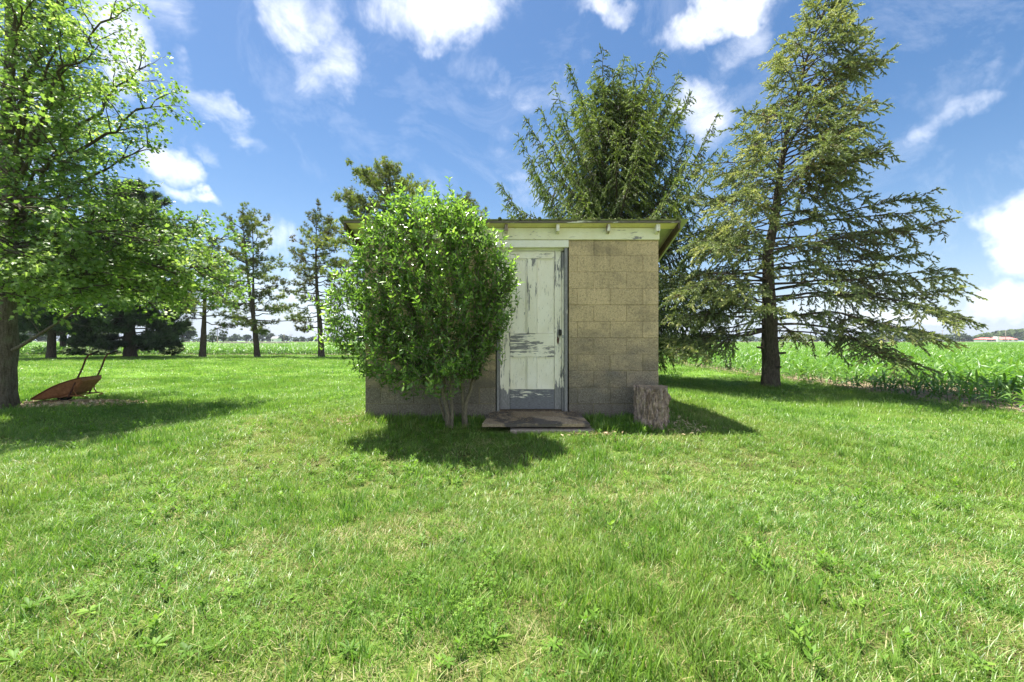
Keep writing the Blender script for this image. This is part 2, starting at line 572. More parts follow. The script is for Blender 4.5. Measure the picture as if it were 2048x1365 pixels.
def build_materials():
    M_ = MATS
    M_['turf'] = lawn_mat()
    M_['soil'] = simple_mat('soil', (.30, .23, .15), .95, .1, .6, 9, bump=.8)
    M_['block'] = block_mat()
    M_['mortar'] = simple_mat('mortar', (.40, .335, .20), .95, .1, .7, 20, bump=.8)
    M_['crack'] = simple_mat('open_joint', (.10, .085, .06), .95, .1, .7, 20)
    M_['peel_stile'] = peel_mat('peeling_paint_upright', 'z', .45, low=(.62, 1.6, .32))
    M_['peel_panel'] = peel_mat('peeling_paint_panel', 'z', .27)
    M_['peel_rail'] = peel_mat('peeling_paint_rail', 'x', .44)
    M_['peel_kick'] = peel_mat('bare_bottom_rail', 'x', .70, wood=(.19, .19, .205), low=(.545, 1.0, .3))
    M_['peel_toprail'] = peel_mat('peeling_paint_top', 'x', .35)
    M_['peel_jamb'] = peel_mat('weathered_jamb', 'z', .85, low=(.9, .5, .25))
    M_['peel_frieze'] = peel_mat('peeling_frieze', 'x', .33, paint=(.86, .83, .62))
    M_['peel_header'] = peel_mat('peeling_header', 'x', .20, paint=(.88, .86, .76))
    M_['peel_rafter'] = peel_mat('peeling_rafter', 'z', .55, paint=(.86, .83, .74), wood=(.30, .23, .19))
    M_['peel_edge'] = peel_mat('peeling_edge', 'x', .72, paint=(.74, .72, .62), wood=(.16, .14, .11))
    M_['soffit'] = peel_mat('bounce_yellow_soffit', 'x', .12, paint=(.84, .76, .42), wood=(.20, .15, .08))  # yellowed boards; yellow bounce light off the grass is also in this colour
    M_['rake'] = peel_mat('weathered_rake', 'y', 1.0, paint=(.30, .24, .16), wood=(.10, .075, .055))
    M_['sheet_top'] = simple_mat('mossy_metal', (.085, .085, .045), .9, .15, .8, 14, bump=.6)
    M_['sheet_under'] = simple_mat('pale_green_metal', (.55, .60, .42), .6, .3, .5, 10)
    M_['dark_wood'] = simple_mat('dark_purlin', (.14, .11, .08), .9, .1, .6, 12)
    M_['iron'] = simple_mat('old_iron', (.05, .045, .045), .55, .5, .6, 30, metal=.6)
    M_['steel'] = simple_mat('galvanised', (.45, .45, .47), .4, .5, .4, 30, metal=.9)
    M_['rust'] = simple_mat('rusty_steel', (.40, .18, .085), .8, .25, .8, 16, bump=.5)
    M_['rust_dark'] = simple_mat('dark_rust', (.13, .055, .035), .75, .3, .8, 16, bump=.5)
    M_['rubber'] = simple_mat('rubber', (.02, .02, .02), .8, .3, .3)
    M_['grip'] = simple_mat('grip', (.03, .028, .028), .7, .3, .3)
    M_['bark_maple'] = bark_mat('bark_maple', (.075, .06, .045), (.20, .175, .14), 1.0, (.16, .17, .11))
    M_['bark_limb'] = bark_mat('bark_limb', (.055, .045, .03), (.13, .115, .08), 2.0)
    M_['bark_spruce'] = bark_mat('bark_spruce', (.05, .04, .03), (.17, .14, .11), 1.3, (.15, .16, .10))
    M_['bark_pine'] = bark_mat('bark_pine', (.035, .028, .022), (.11, .085, .065), .7)
    M_['bark_shrub'] = bark_mat('bark_shrub', (.15, .125, .09), (.36, .31, .23), 3.0)
    M_['stump_bark'] = bark_mat('stump_bark', (.12, .085, .07), (.50, .38, .33), 1.1, (.46, .40, .33))
    M_['stump_top'] = simple_mat('stump_top', (.32, .25, .17), .9, .1, .6, 12)
    M_['leaf_maple'] = foliage_mat('leaf_maple', [(0, (.07, .13, .032)), (.45, (.14, .24, .06)), (.8, (.26, .37, .11)), (1, (.48, .57, .28))], .50, .42, .5)
    M_['leaf_shrub'] = foliage_mat('leaf_shrub', [(0, (.06, .12, .03)), (.45, (.13, .245, .055)), (.8, (.26, .42, .085)), (1, (.42, .60, .16))], .46, .28, .7)
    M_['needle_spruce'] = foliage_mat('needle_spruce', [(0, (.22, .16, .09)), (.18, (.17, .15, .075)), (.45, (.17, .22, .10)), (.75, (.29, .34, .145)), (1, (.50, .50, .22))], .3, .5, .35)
    M_['needle_norway'] = foliage_mat('needle_norway', [(0, (.09, .075, .035)), (.3, (.095, .13, .042)), (.7, (.19, .26, .065)), (1, (.40, .46, .14))], .34, .5, .35)
    M_['needle_pine'] = foliage_mat('needle_pine', [(0, (.11, .085, .045)), (.35, (.12, .15, .05)), (.75, (.22, .27, .07)), (1, (.38, .40, .10))], .36, .5, .35)
    M_['needle_dark'] = foliage_mat('needle_dark', [(0, (.03, .045, .024)), (.5, (.055, .095, .042)), (1, (.12, .18, .07))], .12, .5, .3)
    M_['grass'] = foliage_mat('grass_blades', [(0, (.04, .10, .014)), (.4, (.105, .235, .028)), (.75, (.215, .36, .055)), (1, (.50, .59, .25))], .38, .40, .5, .42, .55, (.27, .34, .08), inst=True)
    M_['straw'] = foliage_mat('dry_grass', [(0, (.24, .21, .08)), (.6, (.40, .37, .17)), (1, (.56, .52, .30))], .3, .6, .3, inst=True)
    M_['weed'] = foliage_mat('weed_leaves', [(0, (.07, .15, .022)), (.6, (.14, .27, .035)), (1, (.24, .38, .06))], .40, .5, .2, inst=True)
    M_['corn'] = foliage_mat('corn_leaves', [(0, (.045, .12, .018)), (.6, (.11, .245, .034)), (1, (.27, .43, .11))], .40, .38, .4, inst=True)
    M_['canopy'] = simple_mat('corn_canopy', (.10, .22, .036), .9, .15, .6, .8, bump=.9)
    M_['far_tree'] = foliage_mat('far_tree_leaves', [(0, (.035, .055, .02)), (.5, (.06, .09, .03)), (1, (.10, .135, .045))], .15, .8, .1)
    M_['far_dark'] = foliage_mat('far_tree_dark', [(0, (.022, .035, .02)), (.5, (.035, .055, .03)), (1, (.06, .085, .04))], .1, .8, .1)
    M_['far_red'] = foliage_mat('far_tree_red', [(0, (.03, .02, .02)), (1, (.07, .045, .045))], .1, .8, .1)
    M_['wheat'] = simple_mat('ripe_wheat', (.42, .38, .24), .95, .1, .3, .3)
    M_['gravel'] = simple_mat('gravel_road', (.55, .53, .49), .95, .1, .3, 1)
    M_['wall_white'] = simple_mat('white_siding', (.80, .80, .80), .7, .2, .1, 1)
    M_['roof_red'] = simple_mat('faded_red_roof', (.55, .20, .18), .8, .2, .2, 1)
    M_['roof_grey'] = simple_mat('grey_roof', (.25, .25, .27), .8, .2, .2, 1)
    M_['dark_glass'] = simple_mat('dark_opening', (.03, .03, .035), .3, .5, .1, 1)
    M_['pole'] = simple_mat('pole_wood', (.30, .26, .22), .9, .1, .3, 3)
    M_['mulch'] = foliage_mat('wood_chips', [(0, (.24, .15, .09)), (.6, (.50, .38, .24)), (1, (.75, .62, .44))], .05, .9, .1, inst=True)
    M_['litter'] = foliage_mat('dead_grass_litter', [(0, (.18, .11, .06)), (.6, (.38, .27, .15)), (1, (.60, .46, .28))], .05, .9, .1)
    # concrete step
    m, nt, out = new_mat('stained_concrete')
    g = NT(nt)
    n = g.noise(g.pos(), 3.2, 5, .6, .4)
    f = g.noise(g.pos(), 60, 4, .7)
    c = g.ramp(f, [(.3, (.22, .16, .10)), (.55, (.40, .31, .21)), (.75, (.56, .48, .36))])
    c = g.mix(g.ramp(n, [(.50, 0.0), (.57, .85)]), c, (.085, .08, .078))
    g.l(g.principled(c, .92, .15, g.bump(f, .8, .01)), out.inputs[0])
    M_['step'] = m
    m, nt, out = new_mat('edge_concrete')
    g = NT(nt)
    f = g.noise(g.pos(), 40, 4, .7)
    c = g.ramp(f, [(.3, (.22, .17, .13)), (.55, (.40, .33, .26)), (.75, (.55, .48, .40))])
    g.l(g.principled(c, .92, .15, g.bump(f, .8, .01)), out.inputs[0])
    M_['step_edge'] = m


build_materials()


# ------------------------------------------------------------------ the ground
def build_ground():
    xs = np.unique(np.concatenate([np.linspace(-14, 14, 94), np.linspace(-160, 160, 61), [-4000, -1500, -600, -300, 300, 600, 1500, 4000]]))
    ys = np.unique(np.concatenate([np.linspace(-3, 16, 64), np.linspace(16, 45, 30), np.linspace(45, 200, 25), [-3000, -400, -60, -20, 400, 900, 2000, 6000]]))
    V = np.array([(x, y, ground_z(x, y)) for y in ys for x in xs])
    nx, ny = len(xs), len(ys)
    i, j = np.meshgrid(np.arange(nx - 1), np.arange(ny - 1))
    a = (j * nx + i).ravel()
    Q = np.stack([a, a + 1, a + nx + 1, a + nx], axis=1)
    tag(link_mesh('lawn', mesh_np('lawn', V, Q, smooth=True), MATS['turf']), kind='structure')
    # tilled soil under the corn
    def sheet(name, x0, x1, y0, y1, dz, mat, nx=30, ny=60, wob=0.0, h=None):
        xs = np.linspace(x0, x1, nx); ys = np.linspace(y0, y1, ny)
        V = []
        for jy, y in enumerate(ys):
            for ix, x in enumerate(xs):
                xx, yy = x, y
                if wob and ix == 0: xx += wob * mnoise.noise(Vector((y * .9, 3, 1)))
                if wob and jy == 0: yy += wob * mnoise.noise(Vector((x * .9, 5, 2)))
                V.append((xx, yy, (ground_z(xx, yy) if h is None else h) + dz))
        i, j = np.meshgrid(np.arange(nx - 1), np.arange(ny - 1)); a = (j * nx + i).ravel()
        Q = np.stack([a, a + 1, a + nx + 1, a + nx], axis=1)
        return tag(link_mesh(name, mesh_np(name, np.array(V), Q, smooth=True), mat), kind='structure')
    sheet('corn_field_soil', CORN_X - .28, 48, -6, 38.0, .012, MATS['soil'], 60, 90, .18)
    sheet('far_field_soil', -90, 90, 38.6, 150, .016, MATS['soil'], 60, 40, .25)


CORN_X = 8.45
CORN_Y = 39.0
build_ground()


# ------------------------------------------------------------------ the block shed
SX0, SX1, SY0, SY1 = -1.806, 1.803, 5.60, 8.42
WALL_TOP, BASE = 2.443, 0.10
DOOR_X0, DOOR_X1 = -0.20, 0.70      # rough opening between the block piers


def build_shed():
    sh = thing('block_shed', (0, SY0, .29), 'small tan cinder block shed with peeling white panel door and low metal roof', 'shed')
    # joints between courses, heights measured from the photograph
    zc = [BASE, .224] + [.427 + .203 * k for k in range(0, 10)] + [WALL_TOP]
    core = MB()
    dpt = .007
    fw = MB().box(SX0 + dpt, DOOR_X0 - dpt, SY0 + dpt, SY0 + .19, BASE, WALL_TOP - .004).box(DOOR_X1 + dpt, SX1 - dpt, SY0 + dpt, SY0 + .19, BASE, WALL_TOP - .004)
    fw = fw.build('front_wall', MATS['mortar'], sh)
    k = 0
    for ci in range(len(zc) - 1):
        z0, z1 = zc[ci], zc[ci + 1]
        shift = 0.0 if ci % 2 == 1 else .2015
        j = 3.2 * .001
        xs = [1.409 + shift - .403 * n for n in range(-1, 12)]
        for (a, b) in ((SX0, DOOR_X0), (DOOR_X1, SX1)):
            cuts = [a] + sorted(x for x in xs if a + .05 < x < b - .05) + [b]
            for c0, c1 in zip(cuts[:-1], cuts[1:]):
                g0 = 0 if c0 == a else j / 2 * random.uniform(.4, 1.5)
                g1 = 0 if c1 == b else j / 2 * random.uniform(.4, 1.5)
                py = random.uniform(-.0025, .0025)
                kz = float(np.interp(z0, [.4, 1.4, 2.1], [1.5, .9, .25]))
                zj0, zj1 = random.uniform(.0006, .0022) * kz, random.uniform(.0006, .0022) * kz
                g0 *= kz; g1 *= kz; py *= kz
                m = MB().box(c0 + g0, c1 - g1, SY0 + py, SY0 + .185, z0 + zj0, z1 - zj1 - (.003 if ci == len(zc) - 2 else 0))
                m.build('block', MATS['block'], fw, bevel=.0035)
    # side walls: courses of blocks, top course cut to the slope
    slope = .28

    for side in (0, 1):
        x0, x1 = (SX0, SX0 + .19) if side == 0 else (SX1 - .19, SX1)
        inner = (x0 + dpt, x1) if side == 0 else (x0, x1 - dpt)
        def top(y): return 2.56 - slope * (y - SY0)
        a, b = SY0 + .195, SY1
        pts = [(inner[0], a, BASE), (inner[1], a, BASE), (inner[1], b, BASE), (inner[0], b, BASE), (inner[0], a, top(a) - .03), (inner[1], a, top(a) - .03), (inner[1], b, top(b) - .03), (inner[0], b, top(b) - .03)]
        sw = MB().hexa(pts).build('side_wall', MATS['mortar'], sh)
        for ci in range(len(zc) - 1):
            z0, z1 = zc[ci], zc[ci + 1]
            shift = .2 if ci % 2 == 1 else 0
            cuts = [SY0 + .19] + [y for y in [SY0 + .39 + shift + .403 * n for n in range(8)] if y < SY1 - .05] + [SY1]
            for c0, c1 in zip(cuts[:-1], cuts[1:]):
                t0, t1 = min(z1 - .002, top(c0) - .01), min(z1 - .002, top(c1) - .01)
                if t1 < z0 + .03: continue
                w = (x0 - random.uniform(0, .002), x1 - .005) if side == 0 else (x0 + .005, x1 + random.uniform(0, .002))
                c0_, c1_ = c0 + .003, c1 - .003
                MB().hexa([(w[0], c0_, z0 + .002), (w[1], c0_, z0 + .002), (w[1], c1_, z0 + .002), (w[0], c1_, z0 + .002), (w[0], c0_, t0), (w[1], c0_, t0), (w[1], c1_, t1), (w[0], c1_, t1)]).build('block', MATS['block'], sw)
    MB().box(SX0 + .2, SX1 - .2, SY1 - .19, SY1 - .006, BASE, 2.56 - slope * (SY1 - SY0) - .05).build('back_wall', MATS['block'], sh)
    # frieze board over the front wall
    MB().box(SX0 - .004, SX1 + .006, SY0 - .024, SY0 + .10, WALL_TOP, 2.586).build('frieze_board', MATS['peel_frieze'], sh, bevel=.004)
    # rafters with their tails
    OV = .12
    def deck(y): return 2.588 - slope * (y - SY0)     # underside of the roof boards
    for x in (-1.775, -1.27, -.68, -.066, .553, 1.168, 1.765):
        x += random.uniform(-.004, .004)
        y0, y1 = SY0 - OV + .012, SY1 + .1
        a, b = x - .019, x + .019
        if x > 1.7: a, b = x - .024, x + .024
        h = .088
        MB().hexa([(a, y0, deck(y0) - h), (b, y0, deck(y0) - h), (b, y1, deck(y1) - h), (a, y1, deck(y1) - h), (a, y0, deck(y0) - .001), (b, y0, deck(y0) - .001), (b, y1, deck(y1) - .001), (a, y1, deck(y1) - .001)]).build('rafter', MATS['peel_rafter'], sh, bevel=.003)
    # roof: boards (soffit seen from below), metal sheet with ribs, rake boards
    roof = MB()
    X0, X1, Y0, Y1 = -2.03, 2.03, SY0 - OV, SY1 + .12
    # front deck board only under the eave; purlins behind
    y1 = SY0 + .015
    roof_o = MB().hexa([(X0 + .03, Y0, deck(Y0)), (X1 - .03, Y0, deck(Y0)), (X1 - .03, y1, deck(y1)), (X0 + .03, y1, deck(y1)), (X0 + .03, Y0, deck(Y0) + .02), (X1 - .03, Y0, deck(Y0) + .02), (X1 - .03, y1, deck(y1) + .02), (X0 + .03, y1, deck(y1) + .02)]).build('soffit_board', MATS['soffit'], sh)
    MB().hexa([(X0, Y0 - .018, deck(Y0) - .004), (X1, Y0 - .018, deck(Y0) - .004), (X1, Y0 - .001, deck(Y0) - .004), (X0, Y0 - .001, deck(Y0) - .004), (X0, Y0 - .018, deck(Y0) + .024), (X1, Y0 - .018, deck(Y0) + .024), (X1, Y0 - .001, deck(Y0) + .024), (X0, Y0 - .001, deck(Y0) + .024)]).build('eave_board', MATS['peel_edge'], sh, bevel=.003)
    for yy in (SY0 + .75, SY0 + 1.35, SY0 + 1.95, SY0 + 2.55):
        MB().hexa([(X0 + .03, yy, deck(yy)), (X1 - .03, yy, deck(yy)), (X1 - .03, yy + .09, deck(yy + .09)), (X0 + .03, yy + .09, deck(yy + .09)), (X0 + .03, yy, deck(yy) + .02), (X1 - .03, yy, deck(yy) + .02), (X1 - .03, yy + .09, deck(yy + .09) + .02), (X0 + .03, yy + .09, deck(yy + .09) + .02)]).build('purlin', MATS['dark_wood'], sh)
    for sx in (-1, 1):
        a, b = (X1 - .027, X1 + .0) if sx > 0 else (X0, X0 + .027)
        h = .085
        ya, yb = Y0 + .002, Y1
        MB().hexa([(a, ya, deck(ya) - h + .02), (b, ya, deck(ya) - h + .02), (b, yb, deck(yb) - h), (a, yb, deck(yb) - h), (a, ya, deck(ya) + .022), (b, ya, deck(ya) + .022), (b, yb, deck(yb) + .022), (a, yb, deck(yb) + .022)]).build('rake_board', MATS['rake'], sh, bevel=.003)
    # ribbed sheets, each its own part
    rib = .237
    xs_all = -2.07
    ei = 0
    while xs_all < 2.06:
        xe = min(xs_all + rib * 3, 2.10)
        prof = []
        x = xs_all
        while x < xe - .01:
            prof += [(x, .0), (x + .014, .024), (x + .034, .024), (x + .048, .0)]
            x += rib
        prof.append((xe + .02, 0.0))
        v = []; f = []
        dz0 = .026 + (ei % 2) * .0025
        nseg = 10
        for k_ in range(nseg):
            yy = Y0 - .035 + (Y1 + .05 - (Y0 - .035)) * k_ / (nseg - 1)
            sag = .004 * math.sin(k_ * 1.7 + ei)
            for (x_, h_) in prof:
                e = (.005 * mnoise.noise(Vector((x_ * 6, ei, 0))) if k_ == 0 else 0)
                v.append((x_, yy + e, deck(yy) + dz0 + h_ + (sag if k_ else e)))
        n = len(prof)
        for k_ in range(nseg - 1):
            for i in range(n - 1):
                a = k_ * n + i
                f.append((a, a + 1, a + n + 1, a + n))
        mb = MB(); mb.v = v; mb.f = f
        o = mb.build('roof_sheet', [MATS['sheet_top'], MATS['sheet_under']], sh)
        sm = o.modifiers.new('thickness', 'SOLIDIFY'); sm.thickness = .004; sm.offset = 1; sm.material_offset = 1; sm.use_rim = True; sm.material_offset_rim = 0
        xs_all = xe + .002 if xe < 2.09 else 99
        ei += 1
    # moss tufts along the eave
    pts = []
    for i in range(420):
        x = random.uniform(-2.05, 2.08)
        y = Y0 - .03 + random.random() ** 2 * .35
        pts.append((x, y, deck(y) + .032))
    pos = np.array(pts)
    tv = [(0, 0, 0), (.5, .1, .5), (.1, .5, .55), (-.5, -.1, .45), (0, -.5, .5), (0, 0, .9)]
    tf = [(0, 1, 5), (0, 2, 5), (0, 3, 5), (0, 4, 5), (1, 2, 5), (3, 4, 5)]
    D = RNG.normal(size=(len(pos), 3)); D[:, 2] *= .1
    V, T = stamp(tv, tf, pos, frames(D), RNG.uniform(.008, .02, len(pos)))
    tag(link_mesh('moss', mesh_np('moss', V, T, {'tint': np.repeat(RNG.random(len(pos)), len(tv))}), MATS['needle_spruce'], sh), kind='stuff')

    # door frame
    fr = MB().box(DOOR_X0 + .012, DOOR_X0 + .046, SY0 - .012, SY0 + .14, .315, 2.345).build('door_frame', MATS['peel_jamb'], sh, bevel=.003)
    # right jamb is two boards: outer casing grey and inner stop
    MB().box(DOOR_X1 - .055, DOOR_X1 - .018, SY0 - .016, SY0 + .14, .305, 2.345).build('jamb', MATS['peel_jamb'], fr, bevel=.003)
    MB().box(DOOR_X1 - .082, DOOR_X1 - .057, SY0 + .03, SY0 + .14, .335, 2.30).build('jamb', MATS['peel_stile'], fr, bevel=.002)
    MB().box(DOOR_X0 + .01, DOOR_X1 - .004, SY0 - .018, SY0 + .05, 2.350, 2.438).build('header', MATS['peel_header'], fr, bevel=.003)
    MB().box(DOOR_X0 + .048, DOOR_X1 - .058, SY0 + .052, SY0 + .14, 2.322, 2.438).build('header', MATS['peel_header'], fr, bevel=.002)
    # the door itself
    yd = SY0 + .055
    dr = thing('door', (0, yd, .345), None, None)
    dr.parent = sh; dr.location = Vector((0, yd, .345)) - Vector(sh.location)
    X = lambda px: (px - 1024) / F * yd
    Z = lambda py: H + (682 - py) / F * yd
    L0, L1 = DOOR_X0 + .05, DOOR_X1 - .084
    zt, zb = 2.318, .352
    a, b, c, d = X(1020), X(1054), X(1074), X(1109)
    zr1, zr2, zr3, zr4 = Z(517), Z(667), Z(714), Z(779)
    G = .0014
    bev = .003
    MB().box(L0, a - G, yd, yd + .04, zb, zt).build('stile', MATS['peel_stile'], dr, bevel=bev)
    MB().box(d + G, L1, yd, yd + .04, zb, zt).build('stile', MATS['peel_stile'], dr, bevel=bev)
    MB().box(a + G, d - G, yd + .001, yd + .04, zr1, zt - .002).build('rail', MATS['peel_toprail'], dr, bevel=bev)
    MB().box(a + G, d - G, yd + .001, yd + .04, zr3, zr2).build('rail', MATS['peel_rail'], dr, bevel=bev)
    MB().box(a + G, d - G, yd + .001, yd + .04, zb + .002, zr4).build('rail', MATS['peel_kick'], dr, bevel=bev)
    MB().box(b + G, c - G, yd + .0015, yd + .04, zr2 + G, zr1 - G).build('mullion', MATS['peel_stile'], dr, bevel=bev)
    MB().box(b + G, c - G, yd + .0015, yd + .04, zr4 + G, zr3 - G).build('mullion', MATS['peel_panel'], dr, bevel=bev)
    for (p, q) in ((a, b), (c, d)):
        for (u, w) in ((zr2, zr1), (zr4, zr3)):
            MB().box(p + .001, q - .001, yd + .016, yd + .03, u + .001, w - .001).build('panel', MATS['peel_panel'], dr)
            # moulding frame round each panel
            mb = MB(); t = .014
            for (x0, x1, z0, z1) in ((p + G, q - G, u + G, u + t), (p + G, q - G, w - t, w - G), (p + G, p + t, u + t, w - t), (q - t, q - G, u + t, w - t)):
                mb.box(x0, x1, yd + .007, yd + .0155, z0, z1)
            mb.build('moulding', MATS['peel_panel'], dr, bevel=.003)
    # hasp and padlock, keyhole plate
    lk = MB().box(X(1119), X(1133), yd - .02, yd - .004, Z(669), Z(660)).build('hasp', MATS['iron'], dr, bevel=.002)
    MB().box(X(1117), X(1122), yd - .014, yd - .001, Z(671), Z(659)).build('hinge_plate', MATS['iron'], dr, bevel=.002)
    MB().box(X(1123.5), X(1128), yd - .034, yd - .021, Z(676), Z(670)).build('padlock', MATS['steel'], dr, bevel=.003)
    pl = MB()
    zc_, xc_ = Z(680.5), X(1115.8)
    ring = [(xc_ + .013 * math.cos(t) * (1.0 if abs(math.sin(t)) < .8 else .7), zc_ + .05 * math.sin(t)) for t in np.linspace(0, 2 * math.pi, 12, endpoint=False)]
    pl.v = [(x, yd - .006, z) for x, z in ring] + [(x, yd - .0008, z) for x, z in ring]
    pl.f = [tuple(range(12))[::-1], tuple(range(12, 24))] + [(i, (i + 1) % 12, 12 + (i + 1) % 12, 12 + i) for i in range(12)]
    pl.build('keyhole_plate', MATS['rust_dark'], dr)
    MB().box(L0, L1, yd + .002, yd + .13, .27, .3505).build('threshold', MATS['dark_wood'], fr)
    return sh


shed = build_shed()


def build_step():
    st = thing('door_step', (.27, 5.35, .28), 'worn tilted concrete step with brown litter in front of the shed door', 'step')
    v = []
    nx, ny = 22, 9
    x0, x1 = -.335, .875
    def edge(x, y): return .006 * mnoise.noise(Vector((x * 7, y * 9, 4)))
    ya, yb = 5.10, 5.588
    for j in range(ny):
        for i in range(nx):
            t = j / (ny - 1)
            y = ya + (yb - ya) * t + (edge(i * .2, 1) if j == 0 else 0)
            xa = x0 + .09 * t + edge(y * 3, 2); xb = x1 - .07 * t + edge(y * 3, 8)
            x = xa + (xb - xa) * i / (nx - 1)
            z = .272 + (.335 - .272) * t + .004 * mnoise.noise(Vector((x * 5, y * 5, 0)))
            v.append((x, y, z))
    f = [(j * nx + i, j * nx + i + 1, (j + 1) * nx + i + 1, (j + 1) * nx + i) for j in range(ny - 1) for i in range(nx - 1)]
    mb = MB(); mb.v = v; mb.f = f
    o = mb.build('slab', MATS['step'], st)
    s = o.modifiers.new('t', 'SOLIDIFY'); s.thickness = .036; s.offset = -1
    MB().hexa([(-.02, 5.045, .14), (.93, 5.055, .14), (.93, 5.30, .14), (-.02, 5.30, .14), (-.02, 5.045, .212), (.93, 5.055, .208), (.93, 5.30, .215), (-.02, 5.30, .215)]).build('footing', MATS['step_edge'], st, bevel=.012)
    # litter lying on it
    n = 2600
    x = RNG.uniform(-.27, .80, n); t = RNG.random(n) ** .8
    keep = (RNG.random(n) < np.where((x > .25) & (x < .7) & (t < .55), .1, .9))
    x, t = x[keep], t[keep]
    pos = np.stack([x, 5.12 + .45 * t, .272 + .063 * t + .006], 1)
    a = RNG.uniform(0, 2 * math.pi, len(x))
    D = np.stack([np.cos(a), np.sin(a), RNG.uniform(-.1, .25, len(x))], 1)
    V, T = stamp([(0, -.03, 0), (0, .03, 0), (1, 0, .1)], [(0, 1, 2)], pos, frames(D), RNG.uniform(.02, .07, len(x)))
    tag(link_mesh('litter', mesh_np('litter', V, T, {'tint': np.repeat(RNG.random(len(x)), 3)}), MATS['litter'], st), kind='stuff')


build_step()


def build_stump():
    cx, cy, r0 = 1.62, 5.29, .172
    zb, zt = .20, .672
    st = thing('tree_stump', (cx, cy, zb), 'upright log stump with deeply furrowed bark at the right corner of the shed', 'stump')
    n, m = 110, 34
    V = []
    for k in range(m):
        t = k / (m - 1)
        for i in range(n):
            a = 2 * math.pi * i / n
            q = Vector((math.cos(a) * 3.2, math.sin(a) * 3.2, t * 1.1))
            ridge = abs(mnoise.noise(q * 1.9)) * .065 + abs(mnoise.noise(Vector((q.x * 3.1, q.y * 3.1, t * 3.5)))) * .045
            flake = .010 * mnoise.noise(Vector((q.x * 5, q.y * 5, t * 16)))
            # furrows stop where a bark plate has fallen off
            r = r0 * (1.07 - .06 * t + .04 * (1 - t) ** 3) + ridge - .028 + flake
            top = zt + .018 * mnoise.noise(Vector((q.x * 2.0, q.y * 2.0, 7))) + .010 * math.cos(a * 2)
            V.append((cx + r * math.cos(a), cy + r * math.sin(a), zb + (top - zb) * t))
    Q = [(k * n + i, k * n + (i + 1) % n, (k + 1) * n + (i + 1) % n, (k + 1) * n + i) for k in range(m - 1) for i in range(n)]
    mb = MB(); mb.v = V; mb.f = Q
    mb.build('bark', MATS['stump_bark'], st, smooth=False)
    mb = MB()
    top = [V[(m - 1) * n + i] for i in range(n)]
    rings = 6
    mb.v = [(cx + (p[0] - cx) * (1 - .97 * k / rings), cy + (p[1] - cy) * (1 - .97 * k / rings), p[2] - .006 + .004 * (k % 2)) for k in range(rings + 1) for p in top]
    mb.f = [(k * n + i, k * n + (i + 1) % n, (k + 1) * n + (i + 1) % n, (k + 1) * n + i) for k in range(rings) for i in range(n)]
    mb.f.append(tuple(rings * n + i for i in range(n)))
    mb.build('cut_top', MATS['stump_top'], st, smooth=False)


build_stump()


